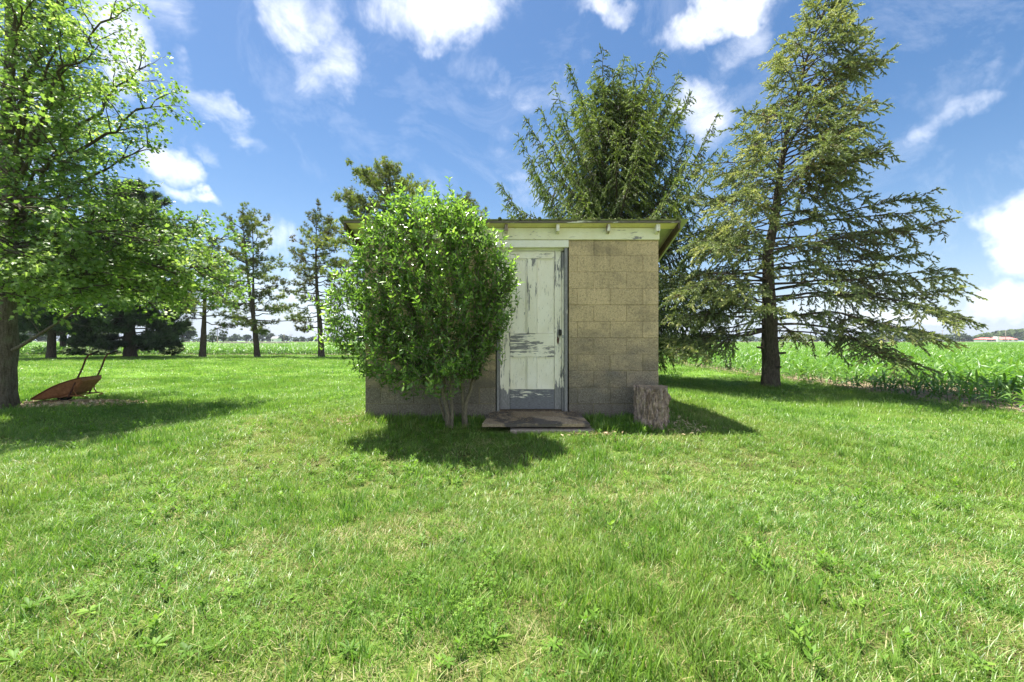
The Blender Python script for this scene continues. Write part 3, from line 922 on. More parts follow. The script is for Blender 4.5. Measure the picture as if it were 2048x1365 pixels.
def build_wheelbarrow():
    nose = Vector((-9.20, 8.60, .10))
    th = R(13)
    U = Vector((math.cos(th), math.sin(th), 0)); W = Vector((-math.sin(th), math.cos(th), 0)); Zv = Vector((0, 0, 1))
    base = nose + U * .5 + W * .3; base.z = ground_z(base.x, base.y)
    wb = thing('wheelbarrow', base, 'old rusty orange wheelbarrow tipped on its nose beside the broadleaf tree', 'wheelbarrow')
    def Q(u, w, z): return nose + U * u + W * w + Zv * (z - .05)
    def tray_pt(u, w, depth):           # u along the rim line, depth below the rim plane
        zr = .03 + u * .47 + .045 * math.sin(min(1, u / .86) * math.pi)
        return Q(u + depth * .32, w, zr - depth * .92)
    rows = 9; sec = []
    for i in range(rows):
        t = i / (rows - 1)
        u = t * .86
        dep = .27 * (math.sin(min(1.0, t * 1.15) * math.pi * .5) ** .7) * (1 - max(0, t - .72) * 2.6)
        dep = max(dep, .02)
        wd = .20 + .12 * min(1, t * 1.6)
        ins = .07 * dep / .27
        c = .33
        sec.append([tray_pt(u, c - wd - .02, -.008), tray_pt(u, c - wd, 0), tray_pt(u, c - wd + ins, dep * .8), tray_pt(u, c - wd + ins + .04, dep), tray_pt(u, c + wd - ins - .04, dep), tray_pt(u, c + wd - ins, dep * .8), tray_pt(u, c + wd, 0), tray_pt(u, c + wd + .02, -.008)])
    mb = MB(); mb.v = [tuple(p) for s in sec for p in s]
    n = 8
    mb.f = [(i * n + j, i * n + j + 1, (i + 1) * n + j + 1, (i + 1) * n + j) for i in range(rows - 1) for j in range(n - 1)]
    mb.f.append(tuple(range(n)))
    mb.f.append(tuple((rows - 1) * n + j for j in range(n))[::-1])
    o = mb.build('tray', MATS['rust'], wb, smooth=False)
    s = o.modifiers.new('t', 'SOLIDIFY'); s.thickness = .006
    rim = [s_[1] for s_ in sec] + [sec[-1][6]] + [s_[6] for s_ in reversed(sec)] + [sec[0][1]]
    MB().tube(rim, .009, 6).build('rim', MATS['rust_dark'], wb)
    for w, du in ((.04, 0), (.62, .0)):
        pts = [Q(.66, w, .06), Q(.68, w, .12), Q(.77, w, .34), Q(.885, w, .62), Q(.94, w, .80), Q(.985, w, .875), Q(1.16, w, .955)]
        MB().tube(pts[:-1] + [Q(1.06, w, .91)], .0155, 8).build('handle', MATS['rust_dark'], wb)
        MB().tube([Q(1.05, w, .906), pts[-1]], .020, 8).build('grip', MATS['grip'], wb)
        # leg loop
        lp = [Q(.76, w, .30), Q(.75, w, .18), Q(.79, w, .10), Q(.90, w, .07), Q(.90, w + (.12 if w < .3 else -.12), .045)]
        MB().tube(lp, .012, 7).build('leg', MATS['rust'], wb)
        MB().tube([Q(.45, w + (.1 if w < .3 else -.1), .05), Q(.62, w, .09), Q(.82, w, .085)], .012, 7).build('frame_bar', MATS['rust'], wb)
    MB().tube([Q(.80, .04, .09), Q(.80, .62, .09)], .012, 7).build('cross_bar', MATS['rust'], wb)
    # wheel tucked beneath the tray
    c = Q(.42, .33, .09)
    wh = MB()
    ringp = [c + U * (.11 * math.cos(a)) + Zv * (.11 * math.sin(a)) for a in np.linspace(0, 2 * math.pi, 20)]
    wh.tube(ringp, .032, 8, cap=False)
    tyre = wh.build('wheel', MATS['rubber'], wb)
    MB().tube([c - W * .02, c + W * .02], .075, 14).build('rim', MATS['rust_dark'], tyre)


build_wheelbarrow()


# ------------------------------------------------------------------ trees
def unit(v):
    return v / (np.linalg.norm(v) + 1e-9)


def trunk_mesh(name, pts, rad, mat, parent, sides=28, rough=.10, flare=.5, steps=46):
    """a trunk with furrowed, uneven surface and root flare"""
    P_ = np.array([tuple(p) for p in pts], float)
    s = np.concatenate([[0], np.cumsum(np.linalg.norm(np.diff(P_, axis=0), axis=1))])
    tt = np.linspace(0, 1, steps) ** 1.5 * s[-1]
    C = np.stack([np.interp(tt, s, P_[:, k]) for k in range(3)], 1)
    Rr = np.interp(tt, s, rad)
    Rr = Rr * (1 + flare * np.exp(-tt / .16))
    V, Q = tube_np(C, Rr, sides)
    V = V.reshape(steps, sides, 3)
    for i in range(steps):
        for j in range(sides):
            d = V[i, j] - C[i]
            a = 2 * math.pi * j / sides
            q = Vector((math.cos(a) * 2.2, math.sin(a) * 2.2, tt[i] * 1.6))
            k = 1 + rough * (abs(mnoise.noise(q * 2.2)) * 2 - .5) + rough * 1.2 * mnoise.noise(Vector((q.x * .7, q.y * .7, tt[i] * 1.1)))
            k += flare * .28 * math.exp(-tt[i] / .14) * math.cos(a * 5 + 1)
            V[i, j] = C[i] + d * k
    me = mesh_np(name, V.reshape(-1, 3), Q, smooth=True)
    return link_mesh(name, me, mat, parent)


# needle-covered shoot: a spiky sliver of foliage, x is the shoot axis
SHOOT_V = []
SHOOT_F = []
def _shoot():
    v, f = [], []
    def tri(a, b, c):
        i = len(v); v.extend([a, b, c]); f.append((i, i + 1, i + 2))
    for k in range(6):
        t = k / 6
        for s in (-1, 1):
            a = k * 2.4 + (0 if s > 0 else math.pi)
            c, d = math.cos(a), math.sin(a)
            L = .30 * (1 - .45 * t)
            tri((t, -.055 * d, .055 * c), (t + .20, .055 * d, -.055 * c), (t + .34, c * L * .62, d * L * .62))
    tri((.0, -.07, 0), (.0, .07, 0), (1.15, 0, 0))
    tri((.0, 0, -.07), (.0, 0, .07), (1.15, 0, 0))
    return v, f
SHOOT_V, SHOOT_F = _shoot()


def spruce_branch(p0, az, L, elev, droop, rng, given=None, hang=0.0, sec_len=.75, upturn=.0, dens=1.0, start=.22, needle=.11, bare_in=.25, sway=.12, vert=.22, taper=.55):
    """one primary branch: returns its path and arrays of shoot positions / directions / tints, and twig paths"""
    n = 12
    t = np.linspace(0, 1, n)
    a = az + rng.normal(0, .12) * t + sway * np.sin(t * 3 + rng.uniform(0, 6)) * .3
    dh = np.stack([np.cos(a), np.sin(a), np.zeros(n)], 1)
    prog = t * L
    z = np.sin(elev) * prog - droop * L * t ** 2 + upturn * L * t ** 4
    path = np.array(p0) + dh * (prog * math.cos(elev))[:, None] + np.stack([0 * t, 0 * t, z + rng.normal(0, .01 * L, n).cumsum() * .5], 1)
    if given is not None:
        g = np.array([tuple(q) for q in given], float)
        gs = np.linspace(0, 1, len(g))
        path = np.stack([np.interp(t, gs, g[:, k]) for k in range(3)], 1)
        L = float(np.linalg.norm(np.diff(path, axis=0), axis=1).sum())
    S, D, T = [], [], []
    twigs = []
    nsec = max(5, int(L / .125 * dens))
    for k in range(nsec):
        tk = start + (1 - start) * (k + rng.random()) / nsec
        i = min(n - 2, int(tk * (n - 1))); fr = tk * (n - 1) - i
        b = path[i] * (1 - fr) + path[i + 1] * fr
        tan = unit(path[i + 1] - path[i])
        side = 1 if k % 2 else -1
        lat = unit(np.cross(tan, [0, 0, 1.0])) * side
        ang = rng.uniform(.6, 1.1)
        d = unit(tan * math.cos(ang) + lat * math.sin(ang) + np.array([0, 0, rng.normal(.0, vert) - hang * rng.uniform(.5, 1.3) * (1 - .75 * tk)]))
        l2 = sec_len * (1 - taper * tk) * rng.uniform(.5, 1.15) * min(1, L / 2.5 + .25)
        m = 5
        s = np.linspace(0, 1, m)
        tp = b + d * (s * l2)[:, None] + np.stack([0 * s, 0 * s, -(.12 + hang * .5) * l2 * s ** 2], 1)
        twigs.append((tp, .006 + .006 * (1 - tk)))
        ns = max(3, int(l2 / .040))
        tint_b = rng.uniform(.25, .75)
        bare = bare_in * (1 - tk) * 1.2
        for q in range(ns):
            u = (q + rng.random()) / ns
            if u < bare * rng.uniform(.3, 1.4): continue
            j = min(m - 2, int(u * (m - 1))); f2 = u * (m - 1) - j
            bp = tp[j] * (1 - f2) + tp[j + 1] * f2
            td = unit(tp[j + 1] - tp[j])
            sl = unit(np.cross(td, [0, 0, 1.0]) + 1e-6) * (1 if q % 2 else -1)
            sd = td * rng.uniform(.6, 1.2) + sl * rng.uniform(.3, .95) + np.array([0, 0, rng.normal(.02, vert) - hang * .9 * (1 - .6 * tk)])
            S.append(bp); D.append(sd); T.append(np.clip(tint_b + .3 * (u - .5) + rng.normal(0, .12), 0, 1))
        S.append(tp[-1]); D.append(unit(tp[-1] - tp[-2])); T.append(min(1, tint_b + .25))
    for q in range(int(L * .35 / .05)):
        u = 1 - .35 * rng.random()
        i = min(n - 2, int(u * (n - 1)))
        tan = unit(path[i + 1] - path[i])
        S.append(path[i] + (path[i + 1] - path[i]) * rng.random()); D.append(tan + rng.normal(0, .45, 3)); T.append(rng.uniform(.4, .9))
    return path, np.array(S), np.array(D), np.array(T), twigs


def right_spruce():
    rng = np.random.default_rng(11)
    Y = 11.35
    k = F / Y
    base = P(1541, 775, Y)
    gz = ground_z(base.x, base.y)
    tr = thing('spruce_tree', (base.x, base.y, gz), 'tall ragged blue-green spruce with a bare lower trunk at the edge of the corn field', 'tree')
    def tz(py): return H + (682 - py) / k
    def tx(px): return (px - 1024) / k
    cent = [(1541, 776), (1541, 690), (1537, 600), (1536, 500), (1548, 455), (1562, 330), (1577, 250), (1594, 200), (1612, 120), (1637, 50), (1652, 10), (1662, -22)]
    pts = [Vector((tx(a), Y, tz(b))) for a, b in cent]
    pts[0].z = gz - .15
    rad = [.185, .19, .145, .115, .10, .068, .05, .04, .028, .02, .012, .006]
    tk = trunk_mesh('trunk', pts, rad, MATS['bark_spruce'], tr, 30, .13, .35)
    # old knot on the trunk
    kn = P(1563, 710, Y - .1)
    rz = [p.z for p in pts]
    def cx(z): return np.interp(z, rz, [p.x for p in pts])
    prof_z = [.9, 1.7, 2.6, 4.0, 4.7, 5.6, 6.6, 7.2, 7.7, 8.5, 9.1, 9.7, 10.0]
    prof_r = [4.2, 4.6, 4.9, 4.45, 3.9, 3.4, 2.4, 1.9, 2.6, 1.9, .95, .6, .3]
    prof_l = [2.7, 2.75, 2.75, 2.6, 2.55, 2.25, 1.6, 1.3, 1.5, .8, .5, .4, .2]
    S, D, T = [], [], []
    tw = Tubes()
    gold = 2.39996
    nb = 172
    az0 = 0
    specials = [
        # z, azimuth, length, elevation, droop : big limbs one can pick out
        (2.45, R(-38), 4.9, R(6), .08), (3.0, R(-30), 4.7, R(3), .02),
        (1.55, R(176), 2.7, R(-4), .10), (1.95, R(190), 2.9, R(2), .12), (3.45, R(-45), 4.6, R(4), .03), (4.1, R(-25), 4.3, R(7), .05),
        (1.75, R(158), 2.8, R(6), .16), (1.5, R(200), 2.6, R(-6), .16), (2.4, R(215), 2.7, R(0), .14), (2.9, R(185), 2.8, R(2), .12), (3.3, R(205), 2.8, R(4), .12), (2.1, R(230), 2.4, R(0), .14), (2.7, R(170), 2.8, R(4), .14), (2.2, R(-50), 4.0, R(5), .14), (2.6, R(-10), 4.4, R(6), .1),
    ]
    blist = []
    for (z, a, L, e, dr) in specials: blist.append((z, a, L, e, dr, True))
    for i in range(nb):
        z = 1.45 + (10.0 - 1.45) * ((i + rng.random()) / nb) ** .98
        az = (i * gold + rng.normal(0, .25)) % (2 * math.pi)
        a_ = (az + math.pi) % (2 * math.pi) - math.pi
        if abs(a_) < R(75): az = a_ - R(42) * math.cos(a_)
        c = .5 + .5 * math.cos(az + R(30))
        Lr, Ll = np.interp(z, prof_z, prof_r), np.interp(z, prof_z, prof_l)
        L = Ll + (Lr - Ll) * c
        L *= rng.choice([1.0, .82, .6])
        da = abs(((az - R(-90) + math.pi) % (2 * math.pi)) - math.pi)
        if da < R(40) and z < 4.3:
            if rng.random() < .62: continue
            L *= .6
        if 2.2 < z < 4.6 and math.cos(az) > .1 and rng.random() < .18: continue
        L *= rng.uniform(.72, 1.03)
        e = np.interp(z, [1.4, 4, 7, 10], [R(2), R(10), R(16), R(38)]) + rng.normal(0, R(5))
        blist.append((z, az, max(.25, L), e, rng.uniform(.10, .24), False))
    out_y = [-20, 20, 80, 160, 200, 330, 455, 570, 640, 730]
    out_y2 = [-20, 60, 115, 155, 200, 300, 360, 480, 560]
    out_l = [1630, 1575, 1518, 1560, 1475, 1440, 1370, 1340, 1300]
    out_r = [1690, 1705, 1760, 1800, 1765, 1835, 1900, 1930, 1925, 1815]
    explicit = [
        [P(1548, 649, Y), P(1590, 647, 11.2), P(1640, 652, 11.0), P(1688, 660, 10.8), P(1712, 680, 9.9), P(1750, 704, 9.2), P(1818, 728, 8.5)],
        [P(1548, 640, Y), P(1610, 628, 11.0), P(1670, 622, 10.6), P(1730, 640, 9.4), P(1800, 655, 8.6), P(1862, 668, 8.1)],
        [P(1546, 600, Y), P(1620, 585, 10.9), P(1700, 585, 10.5), P(1790, 600, 9.1), P(1870, 615, 8.4), P(1922, 640, 8.0)],
        [P(1535, 660, Y), P(1490, 672, 11.2), P(1440, 668, 11.0), P(1395, 680, 10.8), P(1350, 700, 10.6)],
        [P(1536, 560, Y), P(1480, 545, 10.8), P(1420, 560, 10.2), P(1350, 590, 9.8)],
    ]
    for gi_, gp in enumerate(explicit):
        path, s, d, t, twigs = spruce_branch(gp[0], 0, 4.5, 0, 0, rng, given=gp, hang=.25, sec_len=1.0, dens=1.15, start=.42 if gi_ < 2 else .3, bare_in=.2)
        V, Q = tube_np(path, np.linspace(.034, .005, len(path)), 7)
        link_mesh('branch', mesh_np('branch', V, Q, smooth=True), MATS['bark_spruce'], tr)
        for tp, r in twigs: tw.add(tp[::2], np.linspace(r, .002, len(tp[::2])), 3)
        S.append(s); D.append(d); T.append(np.clip(t + .05, 0, 1))
    for (z, az, L, e, dr, sp) in blist:
        p0 = (cx(z), Y, z)
        for _ in range(12):         # keep the crown inside the outline it has from the door side
            tip = (p0[0] + L * math.cos(az), Y + L * math.sin(az), z + L * (math.sin(e) - dr))
            tpx, tpy = 1024 + F * tip[0] / tip[1], 682 - F * (tip[2] - H) / tip[1]
            if (tpx > np.interp(tpy, out_y, out_r) or tpx < np.interp(tpy, out_y2, out_l)) and L > .3: L *= .93
            else: break
        lit = math.cos(az - R(150)) > 0
        path, s, d, t, twigs = spruce_branch(p0, az, L, e, dr, rng, hang=.35, sec_len=.85, upturn=.05, dens=.95, vert=.42, start=.30 if not sp else .42, bare_in=.35)
        r0 = .009 + .0062 * L
        V, Q = tube_np(path, np.linspace(r0, .004, len(path)), 6)
        link_mesh('branch', mesh_np('branch', V, Q, smooth=True), MATS['bark_spruce'], tr)
        for tp, r in twigs: tw.add(tp[::2] if len(tp) > 3 else tp, np.linspace(r, .002, len(tp[::2])), 3)
        # clusters of dead brown shoots inside the crown, yellow-green ones at the tips
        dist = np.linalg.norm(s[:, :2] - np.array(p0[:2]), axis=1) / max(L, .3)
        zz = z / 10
        t = np.clip(t * .8 + .42 * (dist - .55) + (.12 if z > 7 else 0) + (.10 if math.cos(az) < -.2 else -.05) + rng.normal(0, .08), 0, 1)  # left boughs and top tinted lighter to stand for sunlight
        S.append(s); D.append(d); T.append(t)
    # short dead stubs on the bare trunk
    for (px, py, az) in ((1520, 697, R(180)), (1560, 678, R(0)), (1562, 708, R(-20)), (1520, 650, R(200)), (1545, 735, R(-80))):
        z = tz(py); p = Vector((cx(z), Y, z))
        d = Vector((math.cos(az), math.sin(az), .1))
        V, Q = tube_np([p + d * .1, p + d * .25, p + d * .34], [.045, .03, .022], 7)
        link_mesh('branch', mesh_np('branch', V, Q, smooth=True), MATS['bark_spruce'], tr)
    S, D, T = np.concatenate(S), np.concatenate(D), np.concatenate(T)
    n = len(S)
    D = D + rng.normal(0, .25, (n, 3))
    sc = rng.uniform(.085, .15, n)[:, None] * np.array([1.0, 1.45, 1.45])
    V, Fc = stamp(SHOOT_V, SHOOT_F, S, frames(D, rng.uniform(0, 6.3, n)), sc)
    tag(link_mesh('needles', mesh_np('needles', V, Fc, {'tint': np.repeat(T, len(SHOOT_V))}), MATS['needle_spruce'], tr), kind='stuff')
    tw.build('twigs', MATS['bark_spruce'], tr, 'stuff')
    return n


def norway_spruce():
    rng = np.random.default_rng(5)
    Y = 13.6
    base = P(1232, 760, Y)
    tr = thing('spruce_tree', (base.x, Y, ground_z(base.x, Y)), 'broad green spruce with upswept limbs and hanging twigs directly behind the shed roof', 'tree')
    bx = base.x
    trunk_mesh('trunk', [(bx, Y, -.1), (bx + .05, Y, 3), (bx - .05, Y, 6), (bx, Y, 8.4)], [.27, .22, .14, .05], MATS['bark_spruce'], tr, 20, .1, .3, 30)
    S, D, T = [], [], []
    tw = Tubes()
    leaders = [(1137, 131), (1107, 169), (1051, 237), (1036, 272), (997, 364), (1202, 97), (1249, 112), (1275, 126), (1317, 105), (1357, 147), (1381, 188), (1437, 225), (1375, 268), (1189, 147), (1225, 140), (1300, 150), (1080, 215), (1160, 180), (1010, 410), (1340, 205), (1450, 300), (1060, 320)]
    for li, (lx, ly) in enumerate(leaders):
        Yt = Y + rng.uniform(-1.1, .9)
        tipv = np.array(P(lx, ly, Yt))
        off = abs(tipv[0] - bx)
        z0 = np.clip(tipv[2] - 2.2 - .55 * off, 1.5, 7.4)
        a = np.array([bx, Y, z0])
        q = np.linspace(0, 1, 10)
        pth = a + (tipv - a) * q[:, None]
        pth[1:-1] += rng.normal(0, .035, (8, 3))
        pth[:, 1] += .25 * np.sin(q * 3.1) * rng.uniform(-1, 1)
        pth[:, 2] -= rng.uniform(.06, .26) * off * np.sin(q * math.pi) + .10 * off * q * (1 - q)
        path, s, d, t, twigs = spruce_branch(a, 0, 3, 0, 0, rng, given=pth, hang=1.05, sec_len=.86, dens=1.3, start=.12, bare_in=0, vert=.32, taper=.80)
        V, Q = tube_np(path, np.linspace(.030, .004, len(path)), 6)
        link_mesh('branch', mesh_np('branch', V, Q, smooth=True), MATS['bark_spruce'], tr)
        for tp, r in twigs: tw.add(tp[::2], np.linspace(r, .002, len(tp[::2])), 3)
        S.append(s); D.append(d); T.append(np.clip(t + rng.uniform(-.15, .2), 0, 1))
    nb = 148
    for i in range(nb):
        u = (i + rng.random()) / nb
        z = .9 + 7.0 * u
        az = i * 2.39996 + rng.normal(0, .2)
        L = np.interp(z, [.9, 3, 4.5, 5.5, 6.8, 7.6, 8.2], [3.5, 3.7, 3.9, 3.7, 3.2, 2.6, 2.0]) * rng.uniform(.72, 1.08)
        e = np.interp(z, [.9, 3, 4.5, 5.5, 6.8, 7.6, 8.2], [R(4), R(18), R(34), R(44), R(57), R(67), R(78)]) + rng.normal(0, R(6))
        back = math.sin(az) > .75
        if back and rng.random() < .35: continue
        hg = np.interp(u, [0, .6, 1], [1.2, 1.1, .6])
        dr_ = float(np.interp(u, [0, 1], [.10, -.02]))
        for _ in range(16):
            tip = (bx + L * math.cos(e) * math.cos(az), Y + L * math.cos(e) * math.sin(az), z + L * (math.sin(e) - dr_ + .20))
            qx, qy = 1024 + F * tip[0] / tip[1], 682 - F * (tip[2] - H) / tip[1]
            lim = np.interp(qx, [1000, 1050, 1105, 1140, 1205, 1250, 1310, 1360, 1430, 1460], [400, 312, 240, 196, 150, 165, 150, 198, 265, 430])
            if (qy < lim or qx < 1000 or qx > 1465) and L > .4: L *= .93
            else: break
        path, s, d, t, twigs = spruce_branch((bx, Y, z), az, L, e, np.interp(u, [0, 1], [.10, -.02]), rng, hang=hg, sec_len=.80, upturn=.14, dens=1.25, start=.12, bare_in=.0, vert=.18, taper=.86)
        V, Q = tube_np(path, np.linspace(.010 + .007 * L, .004, len(path)), 6)
        link_mesh('branch', mesh_np('branch', V, Q, smooth=True), MATS['bark_spruce'], tr)
        for tp, r in twigs: tw.add(tp[::2], np.linspace(r, .002, len(tp[::2])), 3)
        S.append(s); D.append(d); T.append(np.clip(t + .1 * (rng.random() - .5), 0, 1))
    S, D, T = np.concatenate(S), np.concatenate(D), np.concatenate(T)
    n = len(S)
    D = D + rng.normal(0, .2, (n, 3))
    V, Fc = stamp(SHOOT_V, SHOOT_F, S, frames(D, rng.uniform(0, 6.3, n)), rng.uniform(.11, .19, n))
    tag(link_mesh('needles', mesh_np('needles', V, Fc, {'tint': np.repeat(T, len(SHOOT_V))}), MATS['needle_norway'], tr), kind='stuff')
    tw.build('twigs', MATS['bark_spruce'], tr, 'stuff')
    return n


n1 = right_spruce()
n2 = norway_spruce()
print('shoots', n1, n2)

# pine tuft: a brush of needles
def _tuft():
    v, f = [], []
    rng = np.random.default_rng(2)
    for k in range(9):
        a = k * 2.4; el = .25 + .75 * ((k * .37) % 1)
        d = np.array([math.cos(el), math.sin(el) * math.cos(a), math.sin(el) * math.sin(a)])
        p = np.cross(d, [0.3, .5, .8]); p /= np.linalg.norm(p)
        i = len(v)
        v += [tuple(p * .09), tuple(-p * .09), tuple(d)]
        f.append((i, i + 1, i + 2))
    return v, f
TUFT_V, TUFT_F = _tuft()


def pine(name, px, py_base, py_top, Y, prof, label, mat, nb=46, r_trunk=.2, clear=.25, dens=1.0, tint=(.2, .9), lean=0.0, fork=False, elev=(0, 25), seed=1, sz=(.14, .27), extra=None, group=None, up_tip=.15):
    """open-crowned pine. prof: list of (height fraction, left radius, right radius) in metres"""
    rng = np.random.default_rng(seed)
    gx = (px - 1024) / F * Y
    gz = 0 if Y > 60 else ground_z(gx, Y)
    Ht = H + (682 - py_top) / F * Y - gz
    tr = thing(name, (gx, Y, gz), label, 'tree', group)
    def c(t, b=0): return Vector((gx + lean * t ** 1.3 + .12 * math.sin(t * 5 + seed) + b * max(0, t - .28) ** .8, Y, gz + Ht * t))
    ts = np.linspace(0, .985, 14)
    stems = [0.0] if not fork else [-.55, .45]
    for si, b in enumerate(stems):
        tt = ts if si == 0 else ts[4:]
        rr = [r_trunk * .8 * (1 - .95 * t ** .8) * (1 if si == 0 else .8) for t in tt]
        pts = [c(t, b) for t in tt]
        if si == 0: pts[0].z -= .15
        trunk_mesh('trunk', pts, rr, MATS['bark_pine'], tr, 14, .1, .35, 26)
    hf = [p[0] for p in prof]; rl = [p[1] for p in prof]; rr_ = [p[2] for p in prof]
    br = Tubes(); tw = Tubes()
    S, D, T = [], [], []
    for i in range(nb):
        t = clear + (1 - clear) * ((i + rng.random()) / nb) ** .95
        az = i * 2.39996 + rng.normal(0, .3)
        cc = .5 + .5 * math.cos(az)
        L = (np.interp(t, hf, rl) * (1 - cc) + np.interp(t, hf, rr_) * cc) * rng.uniform(.6, 1.08)
        if L < .15: continue
        e = R(np.interp(t, [clear, .75, 1], [elev[0], elev[1], 52])) + rng.normal(0, R(7))
        if e > R(45): L = min(L, 1.15)
        b = stems[i % len(stems)]
        p0 = np.array(c(t, b))
        m = 8
        s = np.linspace(0, 1, m)
        dh = np.array([math.cos(az), math.sin(az), 0])
        path = p0 + dh * (s * L * math.cos(e))[:, None] + np.stack([0 * s, 0 * s, math.tan(min(e, 1.2)) * s * L * .8 - .10 * L * s ** 2 + up_tip * L * s ** 4], 1)
        path[1:] += rng.normal(0, .03 * L, (m - 1, 3))
        br.add(path, np.linspace(.018 + .012 * L, .008, m), 5)
        btint = rng.uniform(*tint)
        ns = max(3, int(L * 4.4 * dens))
        for k in range(ns):
            u = .35 + .65 * (k + rng.random()) / ns
            j = min(m - 2, int(u * (m - 1)))
            bp = path[j] + (path[j + 1] - path[j]) * rng.random()
            tan = unit(path[j + 1] - path[j])
            lat = unit(np.cross(tan, [0, 0, 1.0])) * (1 if k % 2 else -1)
            d = unit(tan * rng.uniform(.4, 1) + lat * rng.uniform(.3, 1) + np.array([0, 0, rng.uniform(-.15, .35)]))
            l2 = rng.uniform(.25, .75) * (1.15 - .5 * u) * min(1.3, .4 + L * .25)
            tp = bp + d * (np.linspace(0, 1, 3) * l2)[:, None]
            tp[2, 2] += .12 * l2
            tw.add(tp, [.009, .007, .004], 3)
            for q in range(max(2, int(9 * dens))):
                w = rng.uniform(.35, 1.05)
                S.append(bp + d * l2 * w + rng.normal(0, .08, 3)); D.append(d * .7 + np.array([0, 0, .35]) + rng.normal(0, .45, 3))
                T.append(np.clip(btint + rng.normal(0, .13), 0, 1))
    if extra:
        for (qx, qy, dY, rad, n, tn) in extra:      # local dense pads of foliage
            q = P(qx, qy, Y + dY)
            for _ in range(n):
                v = rng.normal(0, 1, 3); v /= np.linalg.norm(v)
                v *= rng.random() ** .4
                S.append(np.array(q) + v * np.array([rad, rad * .8, rad * .28])); D.append(v * .4 + np.array([0, 0, .5]) + rng.normal(0, .5, 3)); T.append(np.clip(tn + rng.normal(0, .1), 0, 1))
            root = np.array(c(min(.98, max(.2, (q.z - gz) / Ht)), 0))
            br.add([root, root * .5 + np.array(q) * .5 + np.array([0, 0, -.1]), np.array(q)], [.05, .035, .015], 5)
    S, D, T = np.array(S), np.array(D), np.array(T)
    n = len(S)
    V, Fc = stamp(TUFT_V, TUFT_F, S, frames(D, rng.uniform(0, 6.3, n)), rng.uniform(sz[0], sz[1], n))
    tag(link_mesh('needles', mesh_np('needles', V, Fc, {'tint': np.repeat(T, len(TUFT_V))}), mat, tr), kind='stuff')
    br.build('branches', MATS['bark_pine'], tr, 'stuff')
    tw.build('twigs', MATS['bark_pine'], tr, 'stuff')
    return n


G_PINES = 'pines in a row along the far side of the lawn'
cnt = 0
cnt += pine('pine_tree', 515, 714, 432, 33.5, [(.12, 1.5, 2.0), (.3, 3.0, 2.6), (.5, 2.7, 2.4), (.7, 2.1, 2.0), (.85, 1.7, 1.9), (1, .5, .7)],
            'slender dark pine with forked upper trunk between the crooked pine and the sparse one', MATS['needle_pine'], 62, .27, .17, 1.0, (.15, .8), -.9, True, (4, 30), 3, group=G_PINES,
            extra=[(600, 640, 0, 1.0, 70, .7), (470, 580, -.5, 1.1, 110, .8), (565, 620, 0, .9, 70, .65)])
cnt += pine('pine_tree', 640, 716, 436, 33.0, [(.12, 1.2, 1.5), (.3, 2.8, 2.2), (.5, 3.0, 2.6), (.7, 2.2, 2.6), (.85, 1.6, 1.9), (1, .5, .6)],
            'sparse pine with thin brownish lower boughs, standing just left of the shed shrub', MATS['needle_pine'], 66, .30, .2, .85, (.0, .7), -.3, False, (-6, 20), 8, group=G_PINES,
            extra=[(655, 490, -.8, 1.9, 200, .95), (680, 530, -.5, 1.5, 120, .85), (690, 455, 0, 1.6, 160, .8)])
cnt += pine('pine_tree', 402, 715, 486, 33.3, [(.2, 1.5, 1.5), (.35, 2.6, 2.8), (.55, 2.6, 2.6), (.75, 1.8, 1.8), (.9, 1.0, 1.1), (1, .3, .3)],
            'shorter crooked pine with a pale scar low on its trunk, behind the hanging broadleaf boughs', MATS['needle_pine'], 44, .30, .3, .8, (.2, .8), .9, False, (2, 18), 14, group=G_PINES, up_tip=.3)
cnt += pine('pine_tree', 775, 716, 360, 31.0, [(.2, 2, 2), (.4, 4.0, 4.0), (.6, 4.3, 4.6), (.75, 3.9, 4.0), (.88, 3.2, 3.2), (.96, 2.2, 2.2), (1, 1.0, 1.0)],
            'big bushy pine whose rounded top rises above the roof and shrub of the shed', MATS['needle_pine'], 92, .34, .15, 1.15, (.25, .9), .1, False, (4, 26), 21, group=G_PINES,
            extra=[(700, 392, 0, 1.3, 110, .7), (738, 362, -.5, 1.2, 100, .75), (835, 372, -.5, 1.2, 110, .75), (775, 335, 0, 1.1, 90, .7), (815, 405, -1, 1.5, 130, .8)])
cnt += pine('pine_tree', 935, 716, 408, 30.0, [(.2, 2, 2), (.5, 3.0, 3.0), (.8, 2.0, 2.0), (.93, 1.0, 1.0), (1, .3, .3)],
            'pine of which only the pointed tip shows above the middle of the shed roof', MATS['needle_pine'], 60, .28, .3, 1.0, (.2, .7), 0, False, (6, 30), 31, group=G_PINES)
cnt += pine('pine_tree', 262, 716, 378, 32.5, [(.04, 3.6, 3.6), (.15, 4.4, 4.3), (.35, 4.2, 3.7), (.55, 3.6, 3.1), (.75, 2.8, 2.6), (.9, 1.6, 1.7), (1, .3, .4)],
            'thick dark pine with boughs down to the grass, behind the tipped wheelbarrow', MATS['needle_dark'], 130, .52, .06, 1.5, (.1, .9), 0, False, (-6, 22), 41, sz=(.24, .42), group=G_PINES)
cnt += pine('pine_tree', 100, 719, 420, 30.5, [(.12, 2.6, 2.6), (.3, 3.4, 3.6), (.6, 3.0, 3.0), (1, .5, .5)],
            'dark pine with a flared straight trunk seen between broadleaf trunk and wheelbarrow handles', MATS['needle_dark'], 70, .33, .17, 1.2, (.1, .9), 0, False, (-4, 16), 51, sz=(.24, .42), group=G_PINES)
